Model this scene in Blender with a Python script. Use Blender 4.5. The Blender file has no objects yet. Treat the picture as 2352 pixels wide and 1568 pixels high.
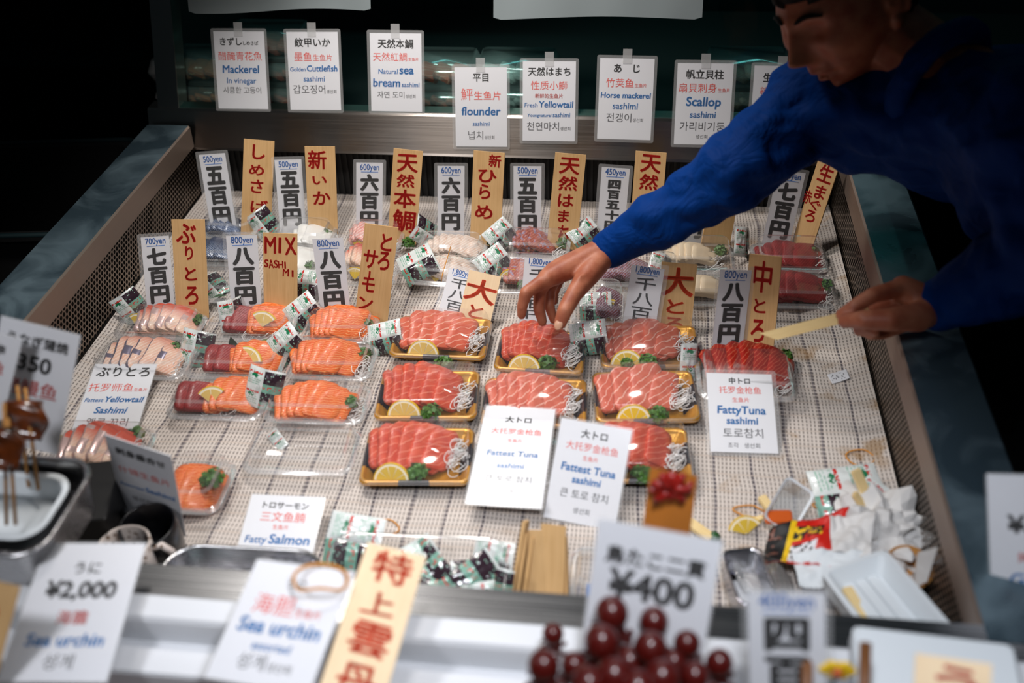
import bpy, bmesh, math, random
from mathutils import Vector, Matrix, noise

random.seed(7)
C = bpy.context.scene.collection
SC = bpy.context.scene
PI = math.pi

# ------------------------------------------------------------------ camera
FPX = 2400.0                      # focal length in pixels of the 2352 x 1568 frame
PITCH, YAW, ROLL = 0.6391, 0.1454, -0.041
BED = 0.75                        # height of the counter bed above the floor
CAM = Vector((0, 0, BED + 1.04))
FW = Vector((-math.sin(YAW) * math.cos(PITCH), math.cos(YAW) * math.cos(PITCH), -math.sin(PITCH)))
_r = Vector((math.cos(YAW), math.sin(YAW), 0)); _u = _r.cross(FW)
RT = _r * math.cos(ROLL) + _u * math.sin(ROLL)
UP = -_r * math.sin(ROLL) + _u * math.cos(ROLL)
cd = bpy.data.cameras.new('camera'); cam = bpy.data.objects.new('camera', cd); C.objects.link(cam)
m = Matrix.Identity(4)
for i in range(3):
    m[i][0], m[i][1], m[i][2], m[i][3] = RT[i], UP[i], -FW[i], CAM[i]
cam.matrix_world = m
cd.sensor_width = 36.0; cd.lens = FPX / 2352 * 36.0; cd.clip_start = 0.05
cd.dof.use_dof = True; cd.dof.focus_distance = 1.82; cd.dof.aperture_fstop = 2.2
SC.camera = cam

def ray(px, py): return FW + RT * ((px - 1176) / FPX) - UP * ((py - 784) / FPX)
def at(px, py, D): return CAM + ray(px, py) * D
def onz(px, py, z=0.0):                    # point of the horizontal plane z above the bed
    d = ray(px, py); return CAM + d * ((BED + z - CAM.z) / d.z)
def onplane(px, py, P, n):
    d = ray(px, py); return CAM + d * ((P - CAM).dot(n) / d.dot(n))

# ------------------------------------------------------------------ world, lamps and added fills, exposure
w = bpy.data.worlds.new('world'); SC.world = w; w.use_nodes = True
w.node_tree.nodes['Background'].inputs[0].default_value = (0.55, 0.8, 0.95, 1)
w.node_tree.nodes['Background'].inputs[1].default_value = 0.018
SC.view_settings.view_transform = 'Standard'; SC.view_settings.look = 'None'
SC.view_settings.gamma = 1.0; SC.view_settings.exposure = 0.0
SC.cycles.transparent_max_bounces = 24; SC.cycles.max_bounces = 8; SC.cycles.glossy_bounces = 3; SC.cycles.diffuse_bounces = 2
SC.cycles.sample_clamp_indirect = 4.0
SC.cycles.caustics_reflective = False; SC.cycles.caustics_refractive = False

LAMPS_AND_FILLS = [((-0.58, 1.22, BED + 1.12), (-0.46, 1.38, BED), 26, (1.0, 0.945, 0.89), 88),
         ((-0.34, 1.74, BED + 1.02), (-0.20, 1.72, BED), 22, (1.0, 0.95, 0.91), 90),
         ((-0.22, 0.90, BED + 1.00), (-0.20, 1.02, BED), 9, (1.0, 0.95, 0.92), 78),
         ((0.06, 0.36, BED + 0.98), (0.06, 0.50, BED), 24, (0.90, 0.93, 1.0), 90),  # added cool fill for the foreground cards, stands in for street light
         ((-0.72, 0.42, BED + 0.98), (-0.62, 0.78, BED), 13, (0.94, 0.95, 1.0), 84)]  # second added fill, brightens the eel and sea urchin cards at left
def add_spot(i):
    loc, tgt, e, col, ang = LAMPS_AND_FILLS[i]
    l = bpy.data.lights.new('lamp_or_fill', 'SPOT'); l.energy = e; l.color = col
    l.spot_size = math.radians(ang); l.spot_blend = 0.55; l.shadow_soft_size = 0.07
    o = bpy.data.objects.new('lamp_or_fill', l); C.objects.link(o)
    o.location = loc; o.rotation_euler = (Vector(tgt) - Vector(loc)).to_track_quat('-Z', 'Y').to_euler()
    return o
for i in range(len(LAMPS_AND_FILLS)): add_spot(i)

# ------------------------------------------------------------------ materials
def lin(c):
    return tuple(((v / 255) / 12.92 if v <= 10 else ((v / 255 + 0.055) / 1.055) ** 2.4) for v in c) + (1,)
def mat(name, rgb, rough=0.5, metal=0.0, spec=0.5, sss=0.0, coat=0.0, alpha=1.0):
    mt = bpy.data.materials.new(name); mt.use_nodes = True
    b = mt.node_tree.nodes['Principled BSDF']
    b.inputs['Base Color'].default_value = lin(rgb); b.inputs['Roughness'].default_value = rough
    b.inputs['Metallic'].default_value = metal; b.inputs['Specular IOR Level'].default_value = spec
    if sss: 
        b.inputs['Subsurface Weight'].default_value = sss; b.inputs['Subsurface Radius'].default_value = (0.01, 0.004, 0.002)
        b.inputs['Subsurface Scale'].default_value = 1.0
    b.inputs['Coat Weight'].default_value = coat; b.inputs['Coat Roughness'].default_value = 0.08
    b.inputs['Alpha'].default_value = alpha
    return mt
class NT:
    """small helper to wire nodes"""
    def __init__(s, mt): s.t = mt.node_tree; s.b = s.t.nodes['Principled BSDF']
    def n(s, typ, **kw):
        nd = s.t.nodes.new(typ)
        for k, v in kw.items():
            if k.startswith('i_'):
                key = k[2:]; key = int(key) if key.isdigit() else key.replace('_', ' ')
                nd.inputs[key].default_value = v
            else: setattr(nd, k, v)
        return nd
    def l(s, a, b): s.t.links.new(a, b)
    def coords(s, rnd=True, scale=(1, 1, 1), rot=(0, 0, 0)):
        tc = s.n('ShaderNodeTexCoord'); mp = s.n('ShaderNodeMapping')
        mp.inputs['Scale'].default_value = scale; mp.inputs['Rotation'].default_value = rot
        if rnd:
            oi = s.n('ShaderNodeObjectInfo'); ml = s.n('ShaderNodeMath', operation='MULTIPLY'); ml.inputs[1].default_value = 7.0
            s.l(oi.outputs['Random'], ml.inputs[0])
            ad = s.n('ShaderNodeVectorMath', operation='ADD'); s.l(tc.outputs['Object'], ad.inputs[0]); s.l(ml.outputs[0], ad.inputs[1])
            s.l(ad.outputs[0], mp.inputs['Vector'])
        else: s.l(tc.outputs['Object'], mp.inputs['Vector'])
        return mp.outputs[0]
    def noise(s, vec, scale, detail=3.0, dist=0.0):
        nd = s.n('ShaderNodeTexNoise'); nd.inputs['Scale'].default_value = scale; nd.inputs['Detail'].default_value = detail
        nd.inputs['Distortion'].default_value = dist; s.l(vec, nd.inputs['Vector']); return nd.outputs['Fac']
    def ramp(s, fac, stops):
        r = s.n('ShaderNodeValToRGB'); cr = r.color_ramp
        while len(cr.elements) < len(stops): cr.elements.new(0.5)
        for e, (p, c) in zip(cr.elements, stops): e.position = p; e.color = lin(c) if max(c) > 1 or c == (0, 0, 0) else tuple(c) + (1,)
        s.l(fac, r.inputs[0]); return r.outputs[0]
    def bump(s, h, strength=0.3, dist=0.002):
        b = s.n('ShaderNodeBump'); b.inputs['Strength'].default_value = strength; b.inputs['Distance'].default_value = dist
        s.l(h, b.inputs['Height']); s.l(b.outputs[0], s.b.inputs['Normal'])
    def mix(s, fac, a, b):
        mx = s.n('ShaderNodeMix', data_type='RGBA')
        if isinstance(fac, float): mx.inputs[0].default_value = fac
        else: s.l(fac, mx.inputs[0])
        for i, q in ((6, a), (7, b)):
            if isinstance(q, tuple): mx.inputs[i].default_value = lin(q)
            else: s.l(q, mx.inputs[i])
        return mx.outputs[2]

M = {}
def clear_plastic(name, tint=(255, 255, 255), k=0.10, rough=0.06, haze=0.0):
    mt = bpy.data.materials.new(name); mt.use_nodes = True; t = mt.node_tree; t.nodes.clear()
    out = t.nodes.new('ShaderNodeOutputMaterial'); tr = t.nodes.new('ShaderNodeBsdfTransparent'); gl = t.nodes.new('ShaderNodeBsdfGlossy')
    tr.inputs[0].default_value = lin(tint); gl.inputs['Roughness'].default_value = rough; gl.inputs[0].default_value = (0.95, 0.95, 0.95, 1)
    lw = t.nodes.new('ShaderNodeLayerWeight'); lw.inputs[0].default_value = 0.25
    mr = t.nodes.new('ShaderNodeMapRange'); mr.inputs[3].default_value = k * 0.35; mr.inputs[4].default_value = min(1, k * 6)
    t.links.new(lw.outputs['Facing'], mr.inputs[0])
    mx = t.nodes.new('ShaderNodeMixShader'); t.links.new(mr.outputs[0], mx.inputs[0])
    a = tr
    if haze:
        df = t.nodes.new('ShaderNodeBsdfDiffuse'); df.inputs[0].default_value = (0.85, 0.85, 0.85, 1)
        m2 = t.nodes.new('ShaderNodeMixShader'); m2.inputs[0].default_value = haze
        t.links.new(tr.outputs[0], m2.inputs[1]); t.links.new(df.outputs[0], m2.inputs[2]); a = m2
    t.links.new(a.outputs[0], mx.inputs[1]); t.links.new(gl.outputs[0], mx.inputs[2])
    t.links.new(mx.outputs[0], out.inputs[0])
    return mt
M['clear'] = clear_plastic('clear_plastic', k=0.042, rough=0.09, haze=0.035)
M['clear_edge'] = clear_plastic('clear_plastic_rim', k=0.16, rough=0.12, haze=0.20)
M['frosted'] = clear_plastic('frosted_plastic', tint=(225, 232, 236), k=0.14, rough=0.15, haze=0.34)
M['film'] = clear_plastic('laminate_film', k=0.03, rough=0.2, haze=0.06)
M['film_soft'] = clear_plastic('laminate_border', k=0.05, rough=0.25, haze=0.22)
M['glass'] = clear_plastic('case_glass', tint=(205, 232, 228), k=0.05, rough=0.02)

M['paper'] = mat('card_paper', (232, 233, 238), 0.6, spec=0.3)
M['ink'] = mat('black_ink', (24, 23, 26), 0.6)
M['ink_soft'] = mat('grey_black_ink', (58, 58, 64), 0.6)
M['ink_red'] = mat('red_ink', (232, 70, 54), 0.6)
M['ink_blue'] = mat('blue_ink', (0, 148, 232), 0.6)
M['ink_blue2'] = mat('deep_blue_ink', (14, 122, 216), 0.6)
M['brush'] = mat('red_brush_paint', (216, 34, 26), 0.55)
M['brush2'] = mat('orange_red_marker', (240, 76, 30), 0.55)

def wood(name, c0, c1, sc=1.0):
    mt = mat(name, c0, 0.6, spec=0.25); s = NT(mt)
    v = s.coords(True, (150 * sc, 6, 60)); f = s.noise(v, 2.2, 4, 0.6)
    v2 = s.coords(True, (1, 1, 1)); f2 = s.noise(v2, 25, 2)
    c = s.ramp(f, [(0.3, c1), (0.7, c0)])
    s.l(s.mix(f2, c, tuple(min(255, int(x * 1.06)) for x in c0)), s.b.inputs['Base Color'])
    return mt
M['wood'] = wood('tag_wood', (214, 175, 124), (190, 147, 94))
M['wood_pale'] = wood('pale_tag_wood', (233, 208, 172), (222, 192, 152))
M['wood_stick'] = wood('chopstick_wood', (232, 206, 152), (216, 184, 126))
M['bamboo'] = wood('bamboo_skewer', (190, 138, 76), (160, 104, 52))

# steel ----------------------------------------------------------------
def steel(name, c, rough, axis=0, smear=None):
    mt = mat(name, c, rough, 1.0); s = NT(mt)
    sc = [4, 4, 4]; sc[axis] = 1
    v = s.coords(False, (2, 160, 160) if axis == 0 else (160, 2, 160)); f = s.noise(v, 3, 3)
    r = s.n('ShaderNodeMapRange'); r.inputs[3].default_value = rough - 0.07; r.inputs[4].default_value = rough + 0.1
    s.l(f, r.inputs[0]); s.l(r.outputs[0], s.b.inputs['Roughness'])
    v2 = s.coords(False, (1, 1, 1)); f2 = s.noise(v2, 9, 5, 0.8)
    if smear:
        s.l(s.ramp(f2, [(0.42, c), (0.62, smear)]), s.b.inputs['Base Color'])
        r2 = s.ramp(f2, [(0.40, (0.18, 0.18, 0.18)), (0.62, (0.5, 0.5, 0.5))]); s.l(r2, s.b.inputs['Roughness'])
    s.bump(f, 0.06, 0.001)
    return mt
M['steel'] = steel('brushed_steel', (160, 152, 146), 0.30)
s = NT(M['steel']); tn_ = s.n('ShaderNodeTangent', direction_type='RADIAL', axis='X'); s.l(tn_.outputs[0], s.b.inputs['Tangent']); s.b.inputs['Anisotropic'].default_value = 0.85
M['steel_rim'] = steel('worn_steel_rim', (70, 88, 98), 0.38, 1, (112, 132, 142))
M['steel_rim'].node_tree.nodes['Principled BSDF'].inputs['Metallic'].default_value = 0.5
M['steel_lip'] = steel('steel_lip', (150, 132, 120), 0.42, 1)
M['steel_lip'].node_tree.nodes['Principled BSDF'].inputs['Metallic'].default_value = 0.6
M['steel_bright'] = steel('tray_steel', (200, 200, 202), 0.26)
M['perf'] = mat('perforated_steel', (150, 136, 124), 0.4, 0.9)
M['dark'] = mat('dark_panel', (20, 20, 21), 0.7)
M['black'] = mat('black_plastic', (15, 15, 17), 0.55)
M['dark_teal'] = mat('dark_teal_paint', (22, 44, 48), 0.5)
M['foil'] = mat('aluminium_foil', (215, 215, 222), 0.18, 1.0)
M['gold'] = mat('gold_plastic', (212, 152, 52), 0.26, 0.45)
M['goldblk'] = mat('black_tray_band', (22, 20, 30), 0.25, coat=0.4)
M['white_plastic'] = mat('white_plastic', (226, 228, 232), 0.25, coat=0.3)
M['foam'] = mat('styrofoam', (228, 234, 238), 0.7)
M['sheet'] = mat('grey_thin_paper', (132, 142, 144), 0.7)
M['tissue'] = mat('tissue_paper', (222, 220, 218), 0.8)
M['brown'] = mat('brown_counter', (92, 66, 56), 0.5)
M['ceramic'] = mat('ceramic_white', (226, 216, 210), 0.25, coat=0.4)
s = NT(M['ceramic']); v = s.coords(False); vo = s.n('ShaderNodeTexVoronoi'); vo.inputs['Scale'].default_value = 130
s.l(v, vo.inputs['Vector']); s.l(s.ramp(vo.outputs['Distance'], [(0.22, (110, 78, 50)), (0.34, (222, 210, 203))]), s.b.inputs['Base Color'])
M['blackceramic'] = mat('black_glaze', (16, 16, 20), 0.3, coat=0.4)
M['rubber'] = mat('amber_rubber', (214, 142, 42), 0.45)

# fish -----------------------------------------------------------------
def fish(name, base, dark, line, scale=70, dist=3.0, thr=0.86, rough=0.28, rot=0.5, sss=0.0, spots=None, wline=0.07, grad=None):
    mt = mat(name, base, rough + .12, spec=0.4, coat=0.10, sss=sss); s = NT(mt)
    v = s.coords(True, (1, 1, 1), (0, 0, rot))
    wv = s.n('ShaderNodeTexWave', wave_type='BANDS', bands_direction='X', wave_profile='SIN')
    wv.inputs['Scale'].default_value = scale / 6.283 * 1.0; wv.inputs['Distortion'].default_value = dist
    wv.inputs['Detail'].default_value = 2; wv.inputs['Detail Scale'].default_value = 1.2
    s.l(v, wv.inputs['Vector'])
    msk = s.ramp(wv.outputs['Fac'], [(thr, (0, 0, 0)), (min(1, thr + wline), (1.0, 1.0, 1.0))])
    f = s.noise(v, 60, 4); col = s.ramp(f, [(0.3, dark), (0.68, base)])
    if spots:
        f3 = s.noise(v, 120, 2); col = s.mix(s.ramp(f3, [(0.55, (0, 0, 0)), (0.62, (1.0, 1.0, 1.0))]), col, spots)
    col = s.mix(msk, col, line)
    if grad:      # the flesh really changes colour from the belly to the back edge of a slice
        t2 = s.n('ShaderNodeTexCoord'); sp2 = s.n('ShaderNodeSeparateXYZ'); s.l(t2.outputs['Object'], sp2.inputs[0])
        g = s.n('ShaderNodeMapRange'); g.inputs[1].default_value = grad[0]; g.inputs[2].default_value = grad[1]; s.l(sp2.outputs[1], g.inputs[0])
        col = s.mix(g.outputs[0], col, grad[2])
    s.l(col, s.b.inputs['Base Color'])
    s.bump(wv.outputs['Fac'], 0.12, 0.0008)
    return mt
M['salmon'] = fish('salmon_flesh', (230, 108, 36), (216, 86, 24), (246, 172, 112), 480, 7.0, 0.86, wline=0.12, rot=1.1)
M['otoro'] = fish('fatty_tuna_flesh', (220, 108, 78), (204, 84, 58), (238, 172, 148), 170, 5.5, 0.92, wline=0.07, rot=.9)
M['otoro2'] = fish('fatty_tuna_flesh_red', (212, 86, 58), (190, 62, 42), (228, 138, 112), 180, 5.0, 0.94, wline=0.06, rot=.9)
M['otoro3'] = fish('fatty_tuna_flesh_pink', (218, 116, 92), (198, 88, 68), (240, 182, 164), 160, 5.5, 0.91, wline=0.08, rot=.7)
M['chutoro'] = fish('medium_tuna_flesh', (196, 52, 36), (160, 28, 22), (232, 124, 92), 340, 4.0, 0.93, wline=0.07)
M['maguro'] = fish('red_tuna_flesh', (150, 36, 36), (122, 22, 26), (176, 70, 64), 500, 2.0, 0.96, wline=0.04)
M['buri'] = fish('yellowtail_flesh', (240, 204, 180), (234, 176, 152), (250, 228, 214), 420, 2.0, 0.8, wline=0.2, grad=(.012, .034, (222, 150, 128)))
M['buri_red'] = fish('yellowtail_flesh_red', (244, 214, 190), (238, 190, 166), (250, 228, 214), 420, 2.0, 0.85, wline=0.15, grad=(-.012, .020, (206, 84, 62)))
M['skin'] = mat('silver_fish_skin', (120, 112, 132), 0.3, 0.35, coat=0.3)
M['skin_pink'] = mat('pink_silver_skin', (214, 182, 178), 0.25, 0.3, coat=0.3)
M['mackerel'] = fish('mackerel_skin', (88, 108, 146), (38, 52, 84), (176, 188, 206), 700, 3.5, 0.8, rough=0.1, wline=0.1, grad=(-.012, .012, (34, 46, 78)))
M['squid'] = mat('squid_flesh', (240, 240, 236), 0.3, coat=0.4)
M['flounder'] = fish('flounder_flesh', (232, 214, 200), (226, 196, 178), (244, 236, 228), 420, 3.0, 0.85)
M['bream'] = fish('bream_flesh', (232, 176, 166), (222, 134, 122), (244, 224, 216), 420, 3.0, 0.85)
M['hamachi'] = fish('young_yellowtail_flesh', (184, 98, 78), (150, 62, 50), (206, 140, 122), 420, 2.0, 0.92, spots=(150, 142, 172))
M['aji'] = fish('horse_mackerel_flesh', (150, 96, 100), (104, 52, 60), (170, 160, 186), 520, 2.0, 0.84)
M['scallop'] = mat('scallop_flesh', (236, 214, 182), 0.35, coat=0.4)
M['rind'] = mat('lemon_rind', (240, 196, 30), 0.4)
M['pith'] = mat('lemon_pith', (246, 238, 216), 0.5)
M['lemon'] = mat('lemon_flesh', (232, 196, 108), 0.25, coat=0.5)
M['lemon2'] = mat('lemon_flesh_yellow', (226, 190, 70), 0.25, coat=0.5)
M['parsley'] = mat('parsley_green', (52, 98, 42), 0.45)
s = NT(M['parsley']); s.l(s.ramp(s.noise(s.coords(), 150, 2), [(0.35, (26, 66, 32)), (0.65, (100, 150, 58))]), s.b.inputs['Base Color'])
M['leaf'] = mat('leaf_green', (40, 86, 44), 0.35)
M['daikon'] = mat('daikon_white', (240, 238, 236), 0.3, coat=0.3)
M['sach_white'] = mat('sachet_white', (222, 228, 226), 0.3, coat=0.4)
M['sach_pale'] = mat('sachet_pale_green', (150, 190, 172), 0.35, coat=0.4)
M['sach_green'] = mat('sachet_green', (28, 122, 82), 0.35, coat=0.4)
M['sach_red'] = mat('sachet_red', (202, 44, 38), 0.35, coat=0.4)
M['sach_dark'] = mat('sachet_soy', (54, 38, 48), 0.2, coat=0.5)
M['sach_mint'] = mat('sachet_mint', (120, 168, 150), 0.3, coat=0.4)
M['sauce'] = mat('orange_sauce', (204, 92, 34), 0.3, coat=0.4)
M['eel'] = mat('grilled_eel', (72, 34, 16), 0.25, coat=0.5)
s = NT(M['eel']); s.l(s.ramp(s.noise(s.coords(), 60, 4), [(0.35, (34, 18, 10)), (0.7, (128, 62, 24))]), s.b.inputs['Base Color'])
M['tako'] = mat('candied_octopus', (78, 15, 11), 0.3, coat=0.35)
M['amber'] = mat('amber_varnish', (178, 108, 40), 0.35, coat=0.3)
M['red'] = mat('red_print', (206, 36, 26), 0.4)
M['red_glaze'] = mat('red_glaze', (150, 24, 16), 0.4, coat=0.2)

# people ----------------------------------------------------------------
M['body'] = mat('skin', (196, 128, 98), 0.5, sss=0.08)
s = NT(M['body']); s.l(s.ramp(s.noise(s.coords(False), 38, 4), [(0.32, (152, 80, 56)), (0.7, (186, 118, 88))]), s.b.inputs['Base Color'])
vv = s.coords(False); s.bump(s.noise(vv, 260, 5), 0.25, 0.001)
M['nail'] = mat('fingernail', (212, 164, 136), 0.3, coat=0.3)
M['jacket'] = mat('blue_nylon', (3, 50, 118), 0.65, spec=0.06)
s = NT(M['jacket']); s.bump(s.noise(s.coords(False, (1, 1, 1)), 16, 3, 1.2), 0.5, 0.02)
M['hair'] = mat('black_hair', (8, 7, 7), 0.75, spec=0.2)
M['trousers'] = mat('dark_trousers', (16, 17, 22), 0.8)
M['eye'] = mat('eye_white', (200, 190, 180), 0.2)

# woven mat ---------------------------------------------------------------
mt = mat('woven_mat', (214, 204, 194), 0.75, spec=0.2); M['mat'] = mt; s = NT(mt)
tc = s.n('ShaderNodeTexCoord'); sp = s.n('ShaderNodeSeparateXYZ')
nw = s.n('ShaderNodeTexNoise'); nw.inputs['Scale'].default_value = 6; s.l(tc.outputs['Object'], nw.inputs['Vector'])
vm = s.n('ShaderNodeVectorMath', operation='MULTIPLY_ADD'); vm.inputs[1].default_value = (0.02, 0.02, 0)
s.l(nw.outputs['Color'], vm.inputs[0]); s.l(tc.outputs['Object'], vm.inputs[2]); s.l(vm.outputs[0], sp.inputs[0])
def cell(out, period, lo, hi):      # 1 inside lo..hi of each period
    a = s.n('ShaderNodeMath', operation='DIVIDE'); a.inputs[1].default_value = period; s.l(out, a.inputs[0])
    b = s.n('ShaderNodeMath', operation='FRACT'); s.l(a.outputs[0], b.inputs[0])
    p = s.n('ShaderNodeMath', operation='PINGPONG'); p.inputs[1].default_value = 0.5; s.l(b.outputs[0], p.inputs[0])
    r = s.n('ShaderNodeMapRange'); r.inputs[1].default_value = lo; r.inputs[2].default_value = hi; s.l(p.outputs[0], r.inputs[0])
    return r.outputs[0]
def mul(a, b):
    q = s.n('ShaderNodeMath', operation='MULTIPLY'); s.l(a, q.inputs[0])
    if isinstance(b, float): q.inputs[1].default_value = b
    else: s.l(b, q.inputs[1])
    return q.outputs[0]
X, Y = sp.outputs[0], sp.outputs[1]
hole = mul(cell(X, 0.0056, 0.26, 0.40), cell(Y, 0.0085, 0.12, 0.22))
stripe = cell(X, 0.052, 0.455, 0.47)
stripe2 = cell(X, 0.0173, 0.43, 0.46)
rowd = cell(Y, 0.034, 0.44, 0.48)
base = s.ramp(s.noise(tc.outputs['Object'], 5, 4), [(0.3, (218, 208, 200)), (0.7, (200, 190, 182))])
base = s.mix(mul(stripe2, 0.07), base, (120, 112, 120)); base = s.mix(mul(rowd, 0.25), base, (170, 140, 112))
base = s.mix(mul(hole, 0.62), base, (62, 50, 46))
dash = mul(stripe, cell(Y, 0.0085, 0.06, 0.14)); base = s.mix(mul(dash, 0.72), base, (40, 36, 52))
base = s.mix(mul(stripe, 0.16), base, (120, 112, 124))
stain = s.ramp(s.noise(tc.outputs['Object'], 16, 6, 0.4), [(0.55, (0, 0, 0)), (0.66, (1.0, 1.0, 1.0))])
gx = s.n('ShaderNodeMapRange'); gx.inputs[1].default_value = -0.35; gx.inputs[2].default_value = 0.3; s.l(X, gx.inputs[0])
base = s.mix(mul(mul(stain, gx.outputs[0]), 0.65), base, (150, 112, 58))
s.l(base, s.b.inputs['Base Color']); s.bump(hole, 0.5, -0.0015)

# ------------------------------------------------------------------ mesh helpers
class MB:
    def __init__(s): s.v = []; s.f = []; s.m = []; s.s = []
    def add(s, V, F, mi=0, Mx=None, smooth=False):
        o = len(s.v)
        s.v += [tuple(Mx @ Vector(p)) if Mx is not None else tuple(p) for p in V]
        for k, f in enumerate(F):
            s.f.append(tuple(i + o for i in f)); s.m.append(mi[k] if isinstance(mi, list) else mi); s.s.append(smooth)
    def mesh(s, name, mats):
        me = bpy.data.meshes.new(name); me.from_pydata(s.v, [], s.f)
        for a in mats: me.materials.append(a)
        me.polygons.foreach_set('material_index', s.m); me.polygons.foreach_set('use_smooth', s.s); me.update()
        return me
    def build(s, name, mats, parent=None, Mx=None):
        if not isinstance(mats, (list, tuple)): mats = [mats]
        return put(name, s.mesh(name, mats), parent, Mx)
def put(name, me, parent=None, Mx=None):
    o = bpy.data.objects.new(name, me); C.objects.link(o)
    if parent: o.parent = parent
    if Mx is not None: o.matrix_local = Mx
    return o
def tag(o, label, cat=None, group=None, kind=None):
    if label: o['label'] = label
    if cat: o['category'] = cat
    if group: o['group'] = group
    if kind: o['kind'] = kind
    return o
def thing(name, label, cat, Mx, group=None):
    o = bpy.data.objects.new(name, None); C.objects.link(o); o.matrix_world = Mx; o.empty_display_size = 0.02
    return tag(o, label, cat, group)
def copy_thing(o, Mx, label=None, group=None):
    c = o.copy(); C.objects.link(c); c.matrix_world = Mx
    if label: c['label'] = label
    if group: c['group'] = group
    for ch in list(o.children):
        d = ch.copy(); C.objects.link(d); d.parent = c; d.matrix_local = ch.matrix_local.copy()
    return c
def T(x=0, y=0, z=0): return Matrix.Translation((x, y, z))
def Rx(a): return Matrix.Rotation(a, 4, 'X')
def Ry(a): return Matrix.Rotation(a, 4, 'Y')
def Rz(a): return Matrix.Rotation(a, 4, 'Z')
def S(x, y, z): return Matrix.Diagonal((x, y, z, 1))
def rrect(w, d, r, n=4, k=1):
    P = []
    for cx, cy, a0 in ((w/2-r, d/2-r, 0), (-w/2+r, d/2-r, PI/2), (-w/2+r, -d/2+r, PI), (w/2-r, -d/2+r, 1.5*PI)):
        for i in range(n + 1):
            a = a0 + i / n * PI / 2; P.append((cx + r * math.cos(a), cy + r * math.sin(a)))
    if k > 1:
        Q = []
        for i, p in enumerate(P):
            q = P[(i + 1) % len(P)]; Q.append(p)
            if i % (n + 1) == n:
                for j in range(1, k): Q.append((p[0] + (q[0]-p[0])*j/k, p[1] + (q[1]-p[1])*j/k))
        P = Q
    return P
def loft(rings, close=True, cap0=False, cap1=False):
    n = len(rings[0]); V = [p for r in rings for p in r]; F = []
    for i in range(len(rings) - 1):
        for j in range(n if close else n - 1):
            F.append((i*n + j, i*n + (j+1) % n, (i+1)*n + (j+1) % n, (i+1)*n + j))
    if cap0: F.append(tuple(range(n - 1, -1, -1)))
    if cap1: F.append(tuple((len(rings) - 1)*n + j for j in range(n)))
    return V, F
def ring(P, z): return [(x, y, z) for x, y in P]
def box(mb, cx, cy, cz, sx, sy, sz, mi=0, Mx=None):
    V = [(cx+a*sx/2, cy+b*sy/2, cz+c*sz/2) for a in (-1, 1) for b in (-1, 1) for c in (-1, 1)]
    F = [(0, 1, 3, 2), (4, 6, 7, 5), (0, 4, 5, 1), (2, 3, 7, 6), (0, 2, 6, 4), (1, 5, 7, 3)]
    mb.add(V, F, mi, Mx)
def rbox(mb, w, d, z0, z1, r=0.004, b=0.0015, mi=0, Mx=None):
    P0, P1 = rrect(w - 2*b, d - 2*b, r), rrect(w, d, r)
    V, F = loft([ring(P0, z0), ring(P1, z0+b), ring(P1, z1-b), ring(P0, z1)], cap0=True, cap1=True)
    mb.add(V, F, mi, Mx)
def tube(mb, pts, r, n=6, mi=0, Mx=None, closed=False, taper=None):
    pts = [Vector(p) for p in pts]; rings = []; N = len(pts); ref = Vector((0.13, 0.31, 1)).normalized()
    for i, p in enumerate(pts):
        a = pts[(i-1) % N] if (closed or i) else p; b = pts[(i+1) % N] if (closed or i < N-1) else p
        t = (b - a).normalized(); u = t.cross(ref)
        if u.length < 1e-4: u = t.cross(Vector((1, 0, 0)))
        u.normalize(); v = t.cross(u); rr = r if taper is None else r * taper[i]
        rings.append([tuple(p + u*rr*math.cos(2*PI*j/n) + v*rr*math.sin(2*PI*j/n)) for j in range(n)])
    if closed: rings.append(rings[0])
    V, F = loft(rings, cap0=not closed, cap1=not closed); mb.add(V, F, mi, Mx, True)
def lathe(mb, prof, n=32, mi=0, Mx=None, smooth=True):
    V, F = loft([[(r*math.cos(2*PI*j/n), r*math.sin(2*PI*j/n), z) for j in range(n)] for r, z in prof])
    mb.add(V, F, mi, Mx, smooth)
def ball(mb, c, r, n=10, mi=0, sc=(1, 1, 1), Mx=None):
    prof = []
    V, F = [], []
    for i in range(n + 1):
        a = -PI/2 + PI*i/n
        for j in range(2*n):
            b = PI*j/n; V.append((c[0]+r*sc[0]*math.cos(a)*math.cos(b), c[1]+r*sc[1]*math.cos(a)*math.sin(b), c[2]+r*sc[2]*math.sin(a)))
    for i in range(n):
        for j in range(2*n): F.append((i*2*n+j, i*2*n+(j+1) % (2*n), (i+1)*2*n+(j+1) % (2*n), (i+1)*2*n+j))
    mb.add(V, F, mi, Mx, True)
def capsule(mb, a, b, ra, rb, n=14, mi=0):
    a, b = Vector(a), Vector(b); d = b - a; L = d.length; t = d.normalized()
    u = t.orthogonal().normalized(); v = t.cross(u); prof = []
    for i in range(6): q = -PI/2 + PI/2*i/5; prof.append((ra*math.cos(q), ra*math.sin(q)))
    for i in range(6): q = PI/2*i/5; prof.append((rb*math.cos(q), L + rb*math.sin(q)))
    rings = [[tuple(a + t*h + u*(max(r, 1e-5)*math.cos(2*PI*j/n)) + v*(max(r, 1e-5)*math.sin(2*PI*j/n))) for j in range(n)] for r, h in prof]
    V, F = loft(rings, cap0=True, cap1=True); mb.add(V, F, mi, None, True)
def chain(mb, pts, rad):
    for i in range(len(pts) - 1): capsule(mb, pts[i], pts[i+1], rad[i], rad[i+1])
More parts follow.
